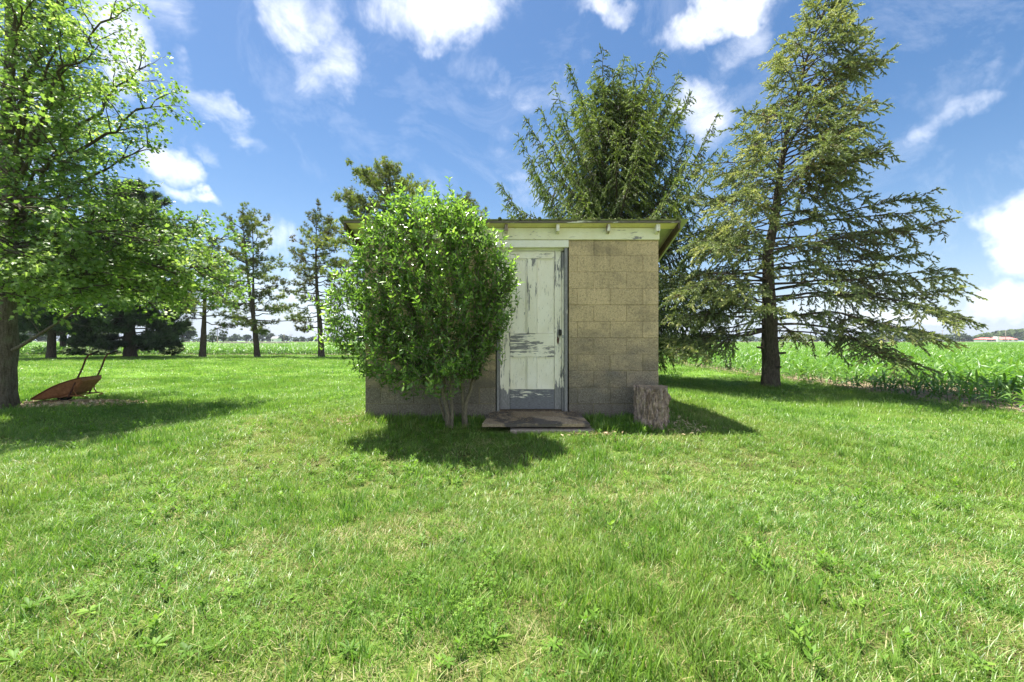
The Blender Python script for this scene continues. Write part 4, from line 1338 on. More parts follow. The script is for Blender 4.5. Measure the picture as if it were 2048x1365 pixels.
cnt += pine('pine_tree', 129, 705, 450, 43, [(.12, 3.2, 3.2), (.4, 3.6, 3.6), (1, .5, .5)],
            'dark pine farthest back in the row, its trunk right beside the flared one', MATS['needle_dark'], 60, .36, .12, 1.2, (.1, .9), 0, False, (-4, 16), 61, sz=(.24, .42), group=G_PINES)
cnt += pine('pine_tree', -60, 717, 380, 34, [(.1, 3.5, 3.6), (.4, 3.6, 3.8), (1, .5, .5)],
            'dark pine mostly hidden behind the trunk of the near broadleaf tree', MATS['needle_dark'], 70, .36, .1, 1.2, (.1, .9), 0, False, (-4, 16), 71, sz=(.24, .42), group=G_PINES)
print('tufts', cnt)


# maple-like leaf: five pointed lobes, slightly folded
LEAF_V = [(0, 0, 0), (.16, .52, .03), (.42, .34, .05), (.66, .62, .0), (.68, .22, .05), (1.12, 0, -.06),
          (.68, -.22, .05), (.66, -.62, .0), (.42, -.34, .05), (.16, -.52, .03)]
LEAF_F = [(0, 1, 2), (0, 2, 4), (2, 3, 4), (0, 4, 5), (0, 5, 6), (0, 6, 8), (6, 7, 8), (0, 8, 9)]


def maple():
    rng = np.random.default_rng(19)
    Y = 8.15
    bx = (4 - 1024) / F * Y
    gz = ground_z(bx, Y)
    tr = thing('broadleaf_tree', (bx, Y, gz), 'large bright green broadleaf tree with a grey trunk standing beside the tipped wheelbarrow', 'tree')
    tp = [(bx, Y, gz - .15), (bx + .02, Y, 1.0), (bx + .02, Y, 2.0), (bx + .12, Y, 3.2), (bx + .05, Y, 4.6), (bx + .15, Y, 6.2), (bx + .1, Y, 8.0), (bx + .25, Y, 9.6)]
    trunk_mesh('trunk', tp, [.20, .178, .165, .135, .10, .07, .04, .012], MATS['bark_maple'], tr, 32, .11, .35)
    def tc(z): return np.array([np.interp(z, [p[2] for p in tp], [p[0] for p in tp]), Y, z])
    S, D, T = [], [], []
    br = Tubes()
    limbs = []
    # limbs one can follow in the photograph: start height, then the tip (photo px, py, distance)
    for (z0, px, py, Yt, bow) in [
        (3.2, 322, 200, 7.6, .35), (2.9, 290, 130, 8.6, .5), (4.0, 235, 20, 7.8, .5), (3.6, 200, 90, 6.6, .5), (3.0, 300, 285, 8.4, .25), (4.6, 150, -60, 8.2, .4),
        (2.2, 465, 520, 8.2, .42), (2.1, 430, 560, 7.3, .40), (2.4, 400, 455, 8.6, .38), (2.3, 340, 490, 7.0, .36), (1.95, 470, 590, 9.3, .35), (2.5, 300, 420, 9.2, .3), (2.0, 350, 600, 8.8, .32),
        (2.2, 250, 560, 6.6, .3), (2.0, 180, 590, 6.2, .25), (2.7, 230, 470, 6.4, .25), (2.9, 180, 380, 6.6, .3), (3.1, 120, 300, 6.2, .3), (2.6, 60, 520, 5.6, .3),
        (3.4, 60, 180, 6.2, .3), (3.9, 120, 60, 6.7, .3), (4.4, 40, -40, 6.6, .3), (3.0, 40, 420, 5.4, .25), (2.3, 110, 570, 5.9, .2), (2.2, 20, 590, 5.8, .2),
        (1.9, 290, 615, 10.2, .3), (2.0, 150, 610, 10.8, .3), (2.6, 250, 480, 10.6, .3), (3.2, 160, 330, 10.5, .3), (4.0, 200, 170, 10.0, .3), (5.0, 90, 40, 10, .3), (3.4, 20, 250, 10.5, .3),
        (2.3, 455, 555, 8.6, .40), (2.4, 420, 540, 7.7, .40), (2.6, 440, 480, 9.0, .4), (2.1, 400, 585, 8.2, .4), (2.4, 360, 520, 7.8, .4), (2.0, 300, 585, 7.4, .35), (2.8, 330, 440, 8.4, .4), (2.6, 270, 520, 8.0, .35), (5.5, 60, -150, 8.5, .3), (6.2, 120, -200, 8.0, .3), (5.0, 200, -90, 8.8, .3), (4.8, 30, -120, 7.0, .3)]:
        limbs.append((z0, np.array(P(px, py, Yt)), bow, True))
    for i in range(20):      # limbs on the side away from the picture
        a = rng.uniform(R(100), R(260)); z0 = rng.uniform(2.2, 6)
        L = rng.uniform(2.5, 4.2) * (1 - .05 * z0)
        limbs.append((z0, tc(z0) + np.array([math.cos(a) * L, math.sin(a) * L, L * rng.uniform(.3, .8)]), .3, False))
    def leafy(path, n, spread, tb):
        m = len(path)
        for _ in range(n):
            u = rng.random() ** .45
            j = min(m - 2, int(u * (m - 1)))
            b = path[j] + (path[j + 1] - path[j]) * rng.random()
            o = rng.normal(0, spread, 3); o[2] *= .6
            S.append(b + o)
            D.append(unit(o + 1e-4) * .6 + unit(path[-1] - path[0]) * .5 + np.array([0, 0, -.25]) + rng.normal(0, .25, 3))
            T.append(np.clip(tb + rng.normal(0, .16), 0, 1))
    def grow(a, d, L, r, depth, tb, droop=.12):
        m = 6
        s = np.linspace(0, 1, m)
        p = a + d * (s * L)[:, None] + rng.normal(0, .035 * L, (m, 3)) * s[:, None]
        p[:, 2] -= droop * L * s ** 2
        br.add(p, np.linspace(r, r * .35, m), 4 if depth else 3)
        if depth == 0:
            leafy(p, int(rng.integers(17, 26)), .055, tb)
            return
        k = int(2 + L / .30)
        for i in range(k):
            u = .25 + .75 * (i + rng.random()) / k
            j = min(m - 2, int(u * (m - 1)))
            b = p[j] + (p[j + 1] - p[j]) * (u * (m - 1) - j)
            tan = unit(p[j + 1] - p[j])
            lat = unit(np.cross(tan, rng.normal(0, 1, 3)))
            dd = unit(tan * .75 + lat * .75 + np.array([0, 0, rng.uniform(-.15, .3)]))
            grow(b, dd, rng.uniform(.22, .42), r * .4, 0, np.clip(tb + rng.normal(0, .06), 0, 1))
    for (z0, tip, bow, seen) in limbs:
        a = tc(z0)
        m = 14
        s = np.linspace(0, 1, m)
        Lv = tip - a; L = np.linalg.norm(Lv)
        path = a + Lv * s[:, None]
        path[:, 2] += bow * np.sin(s * math.pi) * L * .22
        path[1:-1] += rng.normal(0, .010 * L, (m - 2, 3))
        path[:, 0] += .03 * L * np.sin(s * 7 + z0 * 5) * s
        r0 = .013 + .0095 * L
        V, Q = tube_np(path, np.linspace(r0, .006, m), 7)
        link_mesh('branch', mesh_np('branch', V, Q, smooth=True), MATS['bark_limb'], tr)
        k = int(L * (3.6 if seen else 1.8))
        tb = rng.uniform(.35, .8)
        for i in range(k):
            u = .20 + .8 * (i + rng.random()) / k
            j = min(m - 2, int(u * (m - 1)))
            b = path[j] + (path[j + 1] - path[j]) * (u * (m - 1) - j)
            tan = unit(path[j + 1] - path[j])
            lat = unit(np.cross(tan, [0, 0, 1.0])) * (1 if i % 2 else -1)
            dd = unit(tan * rng.uniform(.5, 1) + lat * rng.uniform(.4, 1) + np.array([0, 0, rng.uniform(-.1, .45)]))
            grow(b, dd, rng.uniform(.45, 1.0) * (1.2 - .55 * u), .012, 1, np.clip(tb + rng.normal(0, .1), 0, 1))
        leafy(path[-5:], 20, .09, tb)
    # bare pale low limb that rises over the wheelbarrow
    pts = [P(26, 700, 8.1), P(45, 690, 8.0), P(80, 668, 7.9), P(115, 645, 7.8), P(150, 622, 7.7), P(175, 600, 7.6)]
    V, Q = tube_np(pts, [.035, .028, .024, .02, .016, .01], 8)
    link_mesh('branch', mesh_np('branch', V, Q, smooth=True), MATS['bark_maple'], tr)
    for (p, q) in (((115, 645, 7.8), (185, 655, 7.6)), ((80, 668, 7.9), (60, 640, 8.0)), ((150, 622, 7.7), (120, 600, 7.7))):
        V, Q = tube_np([P(*p), (P(*p) + P(*q)) / 2 + Vector((0, 0, .02)), P(*q)], [.009, .006, .003], 5)
        link_mesh('branch', mesh_np('branch', V, Q, smooth=True), MATS['bark_maple'], tr)
    S, D, T = np.array(S), np.array(D), np.array(T)
    n = len(S)
    sc = rng.uniform(.036, .068, n)
    fr = frames(D, rng.normal(0, .55, n))
    V, Fc = stamp(LEAF_V, LEAF_F, S, fr, sc)
    tag(link_mesh('leaves', mesh_np('leaves', V, Fc, {'tint': np.repeat(T, len(LEAF_V))}), MATS['leaf_maple'], tr), kind='stuff')
    br.build('twigs', MATS['bark_limb'], tr, 'stuff')
    return n


print('maple leaves', maple())

# pointed oval leaf folded along its midrib
OVAL_V = [(0, 0, 0), (.35, .21, .07), (.7, .17, .05), (1.05, 0, -.04), (.7, -.17, .05), (.35, -.21, .07), (.5, 0, -.02)]
OVAL_F = [(0, 6, 1), (1, 6, 2), (2, 6, 3), (3, 6, 4), (4, 6, 5), (5, 6, 0)]


def shrub():
    rng = np.random.default_rng(23)
    base = np.array([-.70, 5.30, ground_z(-.7, 5.3) - .03])
    tr = thing('shrub', tuple(base), 'large glossy green shrub growing against the front wall left of the shed door', 'shrub')
    S, D, T = [], [], []
    tw = Tubes()
    outline_y = [395, 410, 440, 480, 520, 560, 600, 640, 680, 720, 760, 800]
    out_l = [835, 800, 750, 724, 710, 690, 664, 650, 662, 700, 750, 810]
    out_r = [880, 925, 945, 985, 1012, 1028, 1026, 1016, 1004, 968, 935, 905]
    targets = []
    for i in range(120):
        py = rng.uniform(402, 765)
        l, r = np.interp(py, outline_y, out_l), np.interp(py, outline_y, out_r)
        u = rng.random()
        u = .5 + (u - .5) * (1 if i % 3 else 1.0)
        px = l + (r - l) * (u if i % 4 else (0.03 if u < .5 else .97))
        t = abs(px - (l + r) / 2) / ((r - l) / 2)
        dmax = .52 * math.sqrt(max(.05, 1 - t * t)) * (1 if py > 440 else .6)
        Yt = 4.98 + rng.uniform(-1, .95) * dmax
        targets.append((px, py, Yt))
    stems = [(-.03, .0), (.0, -.03), (.17, .02), (-.06, -.02), (.13, .05), (-.04, .04)]
    mains = []
    for i in range(6):      # main stems, pale and crooked
        a = base + np.array([stems[i][0], stems[i][1], 0])
        tpx, tpy = [(740, 520), (850, 450), (985, 540), (800, 440), (920, 460), (690, 610)][i]
        e = np.array(P(tpx, tpy, 5.0))
        s = np.linspace(0, 1, 12)
        p = a + (e - a) * s[:, None]
        p[:, 0] -= (e[0] - a[0]) * .30 * np.sin(s * math.pi) * .8
        p[1:] += rng.normal(0, .013, (11, 3)).cumsum(axis=0) * .8
        p[:, 0] += .035 * np.sin(s * 11 + i * 2.1) * s ** .5
        mains.append(p)
        V, Q = tube_np(p, np.array([.026, .024, .021, .019, .016, .014, .012, .010, .008, .007, .006, .005]) * [1.15, .8, 1.1, .75, .8, .7][i], 8)
        link_mesh('stem', mesh_np('stem', V, Q, smooth=True), MATS['bark_shrub'], tr)
    def shoot(a, d, L, tb, nl, big=1.0):
        s = np.linspace(0, 1, 5)
        p = a + d * (s * L)[:, None]
        p[:, :2] += rng.normal(0, .02 * L, (5, 2))
        tw.add(p, np.linspace(.0035, .0015, 5), 3)
        for k in range(nl):
            u = (k + .6) / nl
            j = min(3, int(u * 4)); b = p[j] + (p[j + 1] - p[j]) * (u * 4 - j)
            ang = k * 1.57 + rng.normal(0, .3)
            lat = np.cross(d, [math.cos(ang), math.sin(ang), .2]); lat = unit(lat)
            for sgn in (-1, 1):
                S.append(b); D.append(lat * sgn * .9 + d * rng.uniform(.5, .9) + rng.normal(0, .12, 3))
                T.append(np.clip(tb + .38 * (u - .4) + rng.normal(0, .1), 0, 1))
    for (px, py, Yt) in targets:
        e = np.array(P(px, py, Yt))
        ms = mains[int(np.argmin([abs(q[-1][0] - e[0]) + .6 * rng.random() for q in mains]))]
        a = ms[int(np.clip(2 + (e[2] - .7) * 3.2 + rng.normal(0, 1), 3, 10))]
        m = 12
        s = np.linspace(0, 1, m)
        L = np.linalg.norm(e - a)
        p = a + (e - a) * s[:, None]
        # stems leave steeply then lean out
        p[:, 2] += .16 * L * np.sin(s * math.pi) * min(1, abs(e[0] - a[0]))
        p[1:-1] += rng.normal(0, .012, (m - 2, 3))
        tw.add(p, np.linspace(.0055, .002, m), 4)
        tb = rng.uniform(.2, .6)
        k = int(max(7, L * 17))
        for i in range(k):
            u = .12 + .88 * (i + rng.random()) / k
            j = min(m - 2, int(u * (m - 1)))
            b = p[j] + (p[j + 1] - p[j]) * (u * (m - 1) - j)
            if b[2] < .72 and rng.random() < .6: continue
            tan = unit(p[j + 1] - p[j])
            lat = unit(rng.normal(0, 1, 3) * np.array([1, 1, .4]))
            d = unit(tan * .5 + lat * .65 + np.array([0, 0, rng.uniform(.1, .8)]))
            shoot(b, d, rng.uniform(.09, .24), tb, int(rng.integers(3, 6)))
        shoot(p[-1], unit(unit(p[-1] - p[-2]) + np.array([0, 0, .6])), rng.uniform(.12, .3), tb + .2, 6)
    for _ in range(820):        # fine outer twigs all over the crown
        py = rng.uniform(405, 790)
        l, r = np.interp(py, outline_y, out_l), np.interp(py, outline_y, out_r)
        px = l + (r - l) * rng.beta(.9, .9)
        t = abs(px - (l + r) / 2) / ((r - l) / 2)
        dm = .56 * math.sqrt(max(.04, 1 - t * t))
        if py > 720 and rng.random() < (py - 720) / 110: continue
        Yt = 5.0 - dm * rng.uniform(-.2, 1) if rng.random() < .8 else 5.0 + dm * rng.random()
        e = np.array(P(px, py, Yt))
        d = unit(np.array([(px - 840) / 420 + rng.normal(0, .4), rng.normal(-.25, .4), rng.uniform(.3, 1.4)]))
        shoot(e - d * .1, d, rng.uniform(.10, .24), rng.uniform(.15, .65) + (.1 if py < 520 else 0), int(rng.integers(3, 6)))
    # long upright water-shoots breaking the outline
    for (px, py, Yt) in [(800, 430, 4.9), (840, 395, 5.0), (868, 385, 5.0), (905, 400, 5.1), (925, 425, 5.0), (770, 445, 5), (945, 470, 4.8), (1002, 505, 4.85), (1018, 545, 4.9), (1030, 570, 4.9), (1022, 615, 4.9), (990, 480, 4.8), (655, 600, 5), (650, 660, 5), (665, 560, 5), (1000, 590, 4.7), (985, 660, 4.8), (1005, 690, 4.9)]:
        e = np.array(P(px, py, Yt)); d = unit(np.array([rng.normal((px - 840) / 900, .2), rng.normal(0, .15), 1.0]))
        shoot(e - d * .25, d, .36, .7, 9)
    S, D, T = np.array(S), np.array(D), np.array(T)
    ok = (S[:, 1] < SY0 - .04) | (S[:, 2] > 2.72)
    S, D, T = S[ok], D[ok], T[ok]
    n = len(S)
    V, Fc = stamp(OVAL_V, OVAL_F, S, frames(D, rng.normal(0, .6, n)), rng.uniform(.040, .070, n))
    V[:, 1] = np.where((V[:, 1] > SY0 - .006) & (V[:, 2] < 2.7), SY0 - .006, V[:, 1])
    tag(link_mesh('leaves', mesh_np('leaves', V, Fc, {'tint': np.repeat(T, len(OVAL_V))}), MATS['leaf_shrub'], tr), kind='stuff')
    tw.build('twigs', MATS['bark_shrub'], tr, 'stuff')
    return n


print('shrub leaves', shrub())


# ------------------------------------------------------------------ scatter (grass, weeds, far corn)
def scatter(name, sources, pts, rots, scl, idx, kind='stuff'):
    cl = bpy.data.collections.new(name + '_sources')
    for i, me in enumerate(sources):
        o = bpy.data.objects.new('%s_source_%02d' % (name, i), me)
        cl.objects.link(o)
    me = bpy.data.meshes.new(name)
    me.vertices.add(len(pts)); me.vertices.foreach_set('co', np.asarray(pts, np.float32).ravel())
    a = me.attributes.new('rot', 'FLOAT_VECTOR', 'POINT'); a.data.foreach_set('vector', np.asarray(rots, np.float32).ravel())
    a = me.attributes.new('scl', 'FLOAT_VECTOR', 'POINT'); a.data.foreach_set('vector', np.asarray(scl, np.float32).ravel())
    a = me.attributes.new('idx', 'INT', 'POINT'); a.data.foreach_set('value', np.asarray(idx, np.int32))
    o = bpy.data.objects.new(name, me)
    col.objects.link(o)
    ng = bpy.data.node_groups.new(name + '_scatter', 'GeometryNodeTree')
    ng.interface.new_socket('Geometry', in_out='INPUT', socket_type='NodeSocketGeometry')
    ng.interface.new_socket('Geometry', in_out='OUTPUT', socket_type='NodeSocketGeometry')
    N = ng.nodes.new; L = ng.links.new
    gi, go = N('NodeGroupInput'), N('NodeGroupOutput')
    iop = N('GeometryNodeInstanceOnPoints')
    ci = N('GeometryNodeCollectionInfo')
    ci.inputs['Collection'].default_value = cl
    ci.inputs['Separate Children'].default_value = True
    ci.inputs['Reset Children'].default_value = True
    def attr(nm, dt):
        n = N('GeometryNodeInputNamedAttribute'); n.data_type = dt; n.inputs['Name'].default_value = nm
        return n.outputs['Attribute']
    L(gi.outputs[0], iop.inputs['Points']); L(ci.outputs[0], iop.inputs['Instance'])
    iop.inputs['Pick Instance'].default_value = True
    L(attr('idx', 'INT'), iop.inputs['Instance Index'])
    L(attr('rot', 'FLOAT_VECTOR'), iop.inputs['Rotation'])
    L(attr('scl', 'FLOAT_VECTOR'), iop.inputs['Scale'])
    L(iop.outputs[0], go.inputs[0])
    md = o.modifiers.new('scatter', 'NODES'); md.node_group = ng
    return tag(o, kind=kind)


def blade_patch(nm, n, size, h, w, mats, rng, lean=.5, straw=0.0, segs=2, droop=.6, edge=1.0):
    """a small patch of grass: n curved blades inside a disc"""
    V, T, tint, mi = [], [], [], []
    for i in range(n):
        a = rng.uniform(0, 2 * math.pi); r = size * math.sqrt(rng.random())
        b = np.array([r * math.cos(a), r * math.sin(a), -.01])
        az = rng.uniform(0, 2 * math.pi)
        d = np.array([math.cos(az), math.sin(az), 0]); s = np.array([-math.sin(az + rng.normal(0, .4)), math.cos(az), 0])
        hh = h * rng.uniform(.45, 1.15); ln = lean * rng.uniform(.2, 1.3) * hh
        ww = w * rng.uniform(.7, 1.3)
        is_straw = rng.random() < straw
        if is_straw: hh *= .7; ln *= 1.15
        tn = rng.random()
        i0 = len(V)
        for k in range(segs + 1):
            t = k / segs
            c = b + d * ln * t ** 1.6 + np.array([0, 0, hh * (t - droop * .3 * t * t)])
            if k < segs:
                V += [c - s * ww * (1 - .35 * t), c + s * ww * (1 - .35 * t)]; tint += [tn, tn]
            else:
                V.append(c); tint.append(tn)
        for k in range(segs - 1):
            q = i0 + 2 * k
            T += [(q, q + 1, q + 3), (q, q + 3, q + 2)]; mi += [int(is_straw)] * 2
        q = i0 + 2 * (segs - 1)
        T.append((q, q + 1, q + 2)); mi.append(int(is_straw))
    me = mesh_np(nm, V, T, {'tint': tint}, mat_index=mi)
    for m in mats: me.materials.append(m)
    return me


def rosette(nm, n, L, w, mat, rng, flat=.3):
    V, T, tint = [], [], []
    for i in range(n):
        az = i * 2.4 + rng.normal(0, .2); l = L * rng.uniform(.6, 1.1); e = rng.uniform(flat * .4, flat * 1.8)
        d = np.array([math.cos(az), math.sin(az), 0]); s = np.array([-math.sin(az), math.cos(az), 0])
        i0 = len(V); tn = rng.random()
        for k, (t, ww) in enumerate(((.1, .15), (.35, .7), (.62, 1.0), (.85, .6))):
            c = d * l * t * math.cos(e) + np.array([0, 0, .01 + l * (math.sin(e) * t - .45 * t * t * math.sin(e))])
            V += [c - s * w * ww + (0, 0, .15 * w), c - np.array([0, 0, .1 * w]), c + s * w * ww + np.array([0, 0, .15 * w])]; tint += [tn] * 3
        V.append(d * l * math.cos(e) + np.array([0, 0, .01 + l * math.sin(e) * .5])); tint.append(tn)
        for k in range(3):
            q = i0 + 3 * k
            T += [(q, q + 1, q + 4), (q, q + 4, q + 3), (q + 1, q + 2, q + 5), (q + 1, q + 5, q + 4)]
        q = i0 + 9
        T += [(q, q + 1, q + 3), (q + 1, q + 2, q + 3)]
    V = [np.asarray(v, float) for v in V]
    me = mesh_np(nm, V, T, {'tint': tint}); me.materials.append(mat)
    return me


def clover(nm, n, size, r, mat, rng):
    V, T, tint = [], [], []
    for i in range(n):
        a = rng.uniform(0, 6.28); q = size * math.sqrt(rng.random())
        c0 = np.array([q * math.cos(a), q * math.sin(a), rng.uniform(.015, .05)])
        tn = rng.random(); tilt = rng.normal(0, .25, 2)
        for k in range(3):
            b = k * 2.09 + a * 3
            d = np.array([math.cos(b), math.sin(b), 0]); s = np.array([-math.sin(b), math.cos(b), 0])
            pts = [c0, c0 + d * r * .7 + s * r * .45, c0 + d * r * 1.1, c0 + d * r * .7 - s * r * .45]
            i0 = len(V)
            for p in pts:
                dd = p - c0
                V.append(p + np.array([0, 0, dd[0] * tilt[0] + dd[1] * tilt[1] + .15 * r])); tint.append(tn)
            T += [(i0, i0 + 1, i0 + 2), (i0, i0 + 2, i0 + 3)]
    me = mesh_np(nm, V, T, {'tint': tint}); me.materials.append(mat)
    return me


def sprig_weed(nm, mat, rng, n=9, h=.10):
    """upright weed with narrow pointed leaves in a whorl"""
    V, T, tint = [], [], []
    for i in range(n):
        az = i * 2.4; t = i / n
        b = np.array([0, 0, h * (.2 + .8 * t)])
        l = .045 * rng.uniform(.7, 1.2)
        d = np.array([math.cos(az), math.sin(az), .5 + .5 * t]); d /= np.linalg.norm(d); s = np.array([-math.sin(az), math.cos(az), 0])
        i0 = len(V)
        V += [b, b + d * l * .45 + s * .009, b + d * l, b + d * l * .45 - s * .009]; tint += [.4 + .6 * t] * 4
        T += [(i0, i0 + 1, i0 + 2), (i0, i0 + 2, i0 + 3)]
    me = mesh_np(nm, V, T, {'tint': tint}); me.materials.append(mat)
    return me


def field_noise(x, y, s, o=0.0):
    return np.array([mnoise.noise(Vector((a * s + o, b * s - o, o))) for a, b in zip(x, y)])


def build_grass():
    rng = np.random.default_rng(31)
    GM = [MATS['grass'], MATS['straw']]
    src = []
    for k in range(4): src.append(blade_patch('grass_short_%d' % k, 50, .085, .066, .0018, GM, rng, .9, .20))          # 0-3 fine turf
    for k in range(3): src.append(blade_patch('grass_dry_%d' % k, 50, .085, .050, .0015, GM, rng, 1.1, .55))           # 4-6 straw patches
    for k in range(3): src.append(blade_patch('grass_tall_%d' % k, 26, .06, .105, .0026, GM, rng, .55, .06, 3))        # 7-9 coarse
    for k in range(3): src.append(blade_patch('grass_mid_%d' % k, 70, .20, .065, .0036, GM, rng, .7, .07, 1))          # 10-12 for middle distance
    for k in range(3): src.append(blade_patch('grass_far_%d' % k, 90, .45, .065, .0085, GM, rng, .7, .03, 1))          # 13-15 for far lawn
    pts, rot, scl, idx = [], [], [], []

    def ring(Y0, Y1, dens, pick, s0, s1, margin=.8, x_max=None):
        A = 0
        n = int(dens * ((Y1 ** 2 - Y0 ** 2) * 1.15 + 2 * margin * (Y1 - Y0)))
        y = np.sqrt(rng.uniform(Y0 ** 2, Y1 ** 2, n))
        x = rng.uniform(-1, 1, n) * (y * 1.15 + margin)
        keep = ~((x > SX0 - .02) & (x < SX1 + .02) & (y > SY0 - .02) & (y < SY1 + .02))
        keep &= ~((x > -.33) & (x < .93) & (y > 5.03) & (y < 5.6))
        keep &= ~(((x - 1.62) ** 2 + (y - 5.29) ** 2) < .17 ** 2)
        keep &= x < CORN_X - .12
        keep &= ~((y > CORN_Y - .6))
        # mulch and bare patch round the maple and wheelbarrow
        keep &= ~((((x + 8.55) / 1.15) ** 2 + ((y - 8.62) / .42) ** 2 < 1))
        x, y = x[keep], y[keep]
        if dens > 40:
            p = field_noise(x, y, .7, 3.1)
            dry = field_noise(x, y, 1.5, 8.7) * .7 + field_noise(x, y, 4.5, 2.2) * .5
        else:
            p = field_noise(x, y, .5, 3.1); dry = field_noise(x, y, .9, 8.7)
        for i in range(len(x)):
            k = pick(rng, p[i], dry[i], x[i], y[i])
            if k is None: continue
            pts.append((x[i], y[i], ground_z(x[i], y[i]))); idx.append(k)
            rot.append((rng.normal(0, .12), rng.normal(0, .12), rng.uniform(0, 6.28)))
            s = rng.uniform(s0, s1); scl.append((s, s, s * rng.uniform(.7, 1.3) * (1 + .75 * p[i])))

    def near(rng, p, dry, x, y):
        r = rng.random()
        if dry > .08 + .42 * rng.random() - .12 * math.exp(-((x - .3) / 1.6) ** 2): return int(4 + rng.integers(0, 3))
        if r < .07 + max(0, p) * .35: return int(7 + rng.integers(0, 3))
        return int(rng.integers(0, 4))
    def mid(rng, p, dry, x, y):
        if rng.random() < .04: return int(7 + rng.integers(0, 3))
        if dry > .4 and rng.random() < .35 and y < 10: return int(4 + rng.integers(0, 3))
        return int(10 + rng.integers(0, 3))
    def far(rng, p, dry, x, y): return int(13 + rng.integers(0, 3))
    ring(1.2, 3.4, 400, near, .75, 1.15)
    ring(3.4, 6.3, 235, near, .85, 1.25)
    ring(6.3, 15, 42, mid, .9, 1.3, 1.0)
    ring(15, 39, 7.5, far, .9, 1.2, 1.5)
    # taller unmown fringe along walls, step and stump
    def fringe(x, y, s=1.0, k=None):
        pts.append((x, y, ground_z(x, y))); idx.append(int(7 + rng.integers(0, 3)) if k is None else k)
        rot.append((rng.normal(0, .2), rng.normal(0, .2), rng.uniform(0, 6.28))); q = s * rng.uniform(.8, 1.4); scl.append((q * .8, q * .8, q * rng.uniform(.8, 1.5)))
    for _ in range(420):
        x = rng.uniform(SX0 - .15, SX1 + .1); y = SY0 - .04 - abs(rng.normal(0, .10))
        if -.36 < x < .9: continue
        fringe(x, y, .95)
    for _ in range(150): fringe(rng.uniform(-.45, 1.0), 5.02 - abs(rng.normal(0, .05)), .55)
    for _ in range(160): fringe(rng.uniform(.92, 1.5), rng.uniform(5.05, 5.5), 1.0)
    for _ in range(70):
        a = rng.uniform(R(180), R(380)); fringe(1.62 + .21 * math.cos(a), 5.29 + .21 * math.sin(a), .6)
    for _ in range(150): fringe(SX1 + .05 + abs(rng.normal(0, .08)), rng.uniform(5.6, 8.4), .9)
    for _ in range(200):
        a = rng.uniform(0, 6.28); fringe(6.44 + .36 * math.cos(a) * rng.uniform(.8, 1.5), 11.35 + .36 * math.sin(a) * rng.uniform(.8, 1.5), 1.3)
    for _ in range(500): fringe(CORN_X - .3 + rng.normal(0, .12), rng.uniform(6, 38), 1.2)
    scatter('grass', src, pts, rot, scl, idx)
    print('grass instances', len(pts))

    # broadleaf weeds and clover
    ws = []
    for k in range(3): ws.append(rosette('weed_plantain_%d' % k, 7 + k, .085, .014, MATS['weed'], rng, .35))
    for k in range(2): ws.append(rosette('weed_dandelion_%d' % k, 9, .12, .011, MATS['weed'], rng, .45))
    for k in range(3): ws.append(clover('weed_clover_%d' % k, 42, .11, .010, MATS['weed'], rng))
    for k in range(2): ws.append(sprig_weed('weed_sprig_%d' % k, MATS['weed'], rng, 11, .08))
    pts, rot, scl, idx = [], [], [], []
    n = 8200
    y = np.sqrt(rng.uniform(1.3 ** 2, 8.5 ** 2, n)); x = rng.uniform(-1, 1, n) * (y * 1.15 + .4)
    w = field_noise(x, y, 1.1, 5.5)
    kind_n = field_noise(x, y, .8, 15.5)
    for i in range(n):
        if rng.random() > .08 + max(0, w[i]) * 1.6: continue
        if SX0 < x[i] < SX1 and 5.55 < y[i] < 8.45: continue
        if -.36 < x[i] < .95 and 5.0 < y[i] < 5.6: continue
        if x[i] > CORN_X - .3: continue
        k = int(rng.integers(5, 8)) if kind_n[i] > .02 else (int(rng.integers(8, 10)) if rng.random() < .72 else int(rng.integers(0, 5)))
        pts.append((x[i], y[i], ground_z(x[i], y[i]) + .012)); idx.append(k)
        rot.append((rng.normal(0, .15), rng.normal(0, .15), rng.uniform(0, 6.28))); s = rng.uniform(.35, .7) * (1.5 if k > 4 else 1); scl.append((s, s, s))
    # bigger weeds seen in the foreground
    for (px, py, k, s) in [(845, 1090, 3, 1.3), (1030, 1165, 1, 1.2), (920, 1080, 3, 1.2), (60, 1225, 4, 1.7), (150, 1200, 3, 1.4), (180, 1230, 1, 1.5), (1180, 1330, 3, 1.6), (1110, 1300, 2, 1.3), (1550, 1010, 4, 1.1), (1475, 1205, 1, 1.3), (700, 1310, 3, 1.4), (470, 1195, 0, 1.2), (1520, 1340, 4, 1.3), (1960, 1345, 1, 1.5), (1010, 1180, 5, 1.6), (960, 1290, 6, 1.5), (990, 1260, 7, 1.5), (1090, 1310, 6, 1.4), (1240, 1190, 8, 1.3), (1180, 1165, 9, 1.3), (1320, 1195, 8, 1.4), (440, 1120, 3, 1.1), (30, 1330, 4, 1.5)]:
        Yp = H * F / (py - 682); xx = (px - 1024) / F * Yp
        pts.append((xx, Yp, ground_z(xx, Yp) + .015)); idx.append(k); rot.append((0, 0, rng.uniform(0, 6))); s *= .42; scl.append((s, s, s))
    scatter('weeds', ws, pts, rot, scl, idx)

    # loose wood chips and dead litter round the maple
    V = np.array([(-.5, -.2, 0), (.5, -.15, .05), (.45, .2, .12), (-.45, .15, .05)])
    chip = []
    for k in range(3):
        me = mesh_np('chip_%d' % k, V * (1, 1, 1 + k) + rng.normal(0, .05, V.shape), [(0, 1, 2), (0, 2, 3)], {'tint': [rng.random()] * 4}); me.materials.append(MATS['mulch']); chip.append(me)
    n = 3800
    a = rng.uniform(0, 6.28, n); r = np.sqrt(rng.random(n))
    x = -8.55 + 1.25 * r * np.cos(a) + .2 * rng.normal(0, 1, n) * (r > .8); y = 8.62 + .46 * r * np.sin(a)
    s = rng.uniform(.03, .085, n)
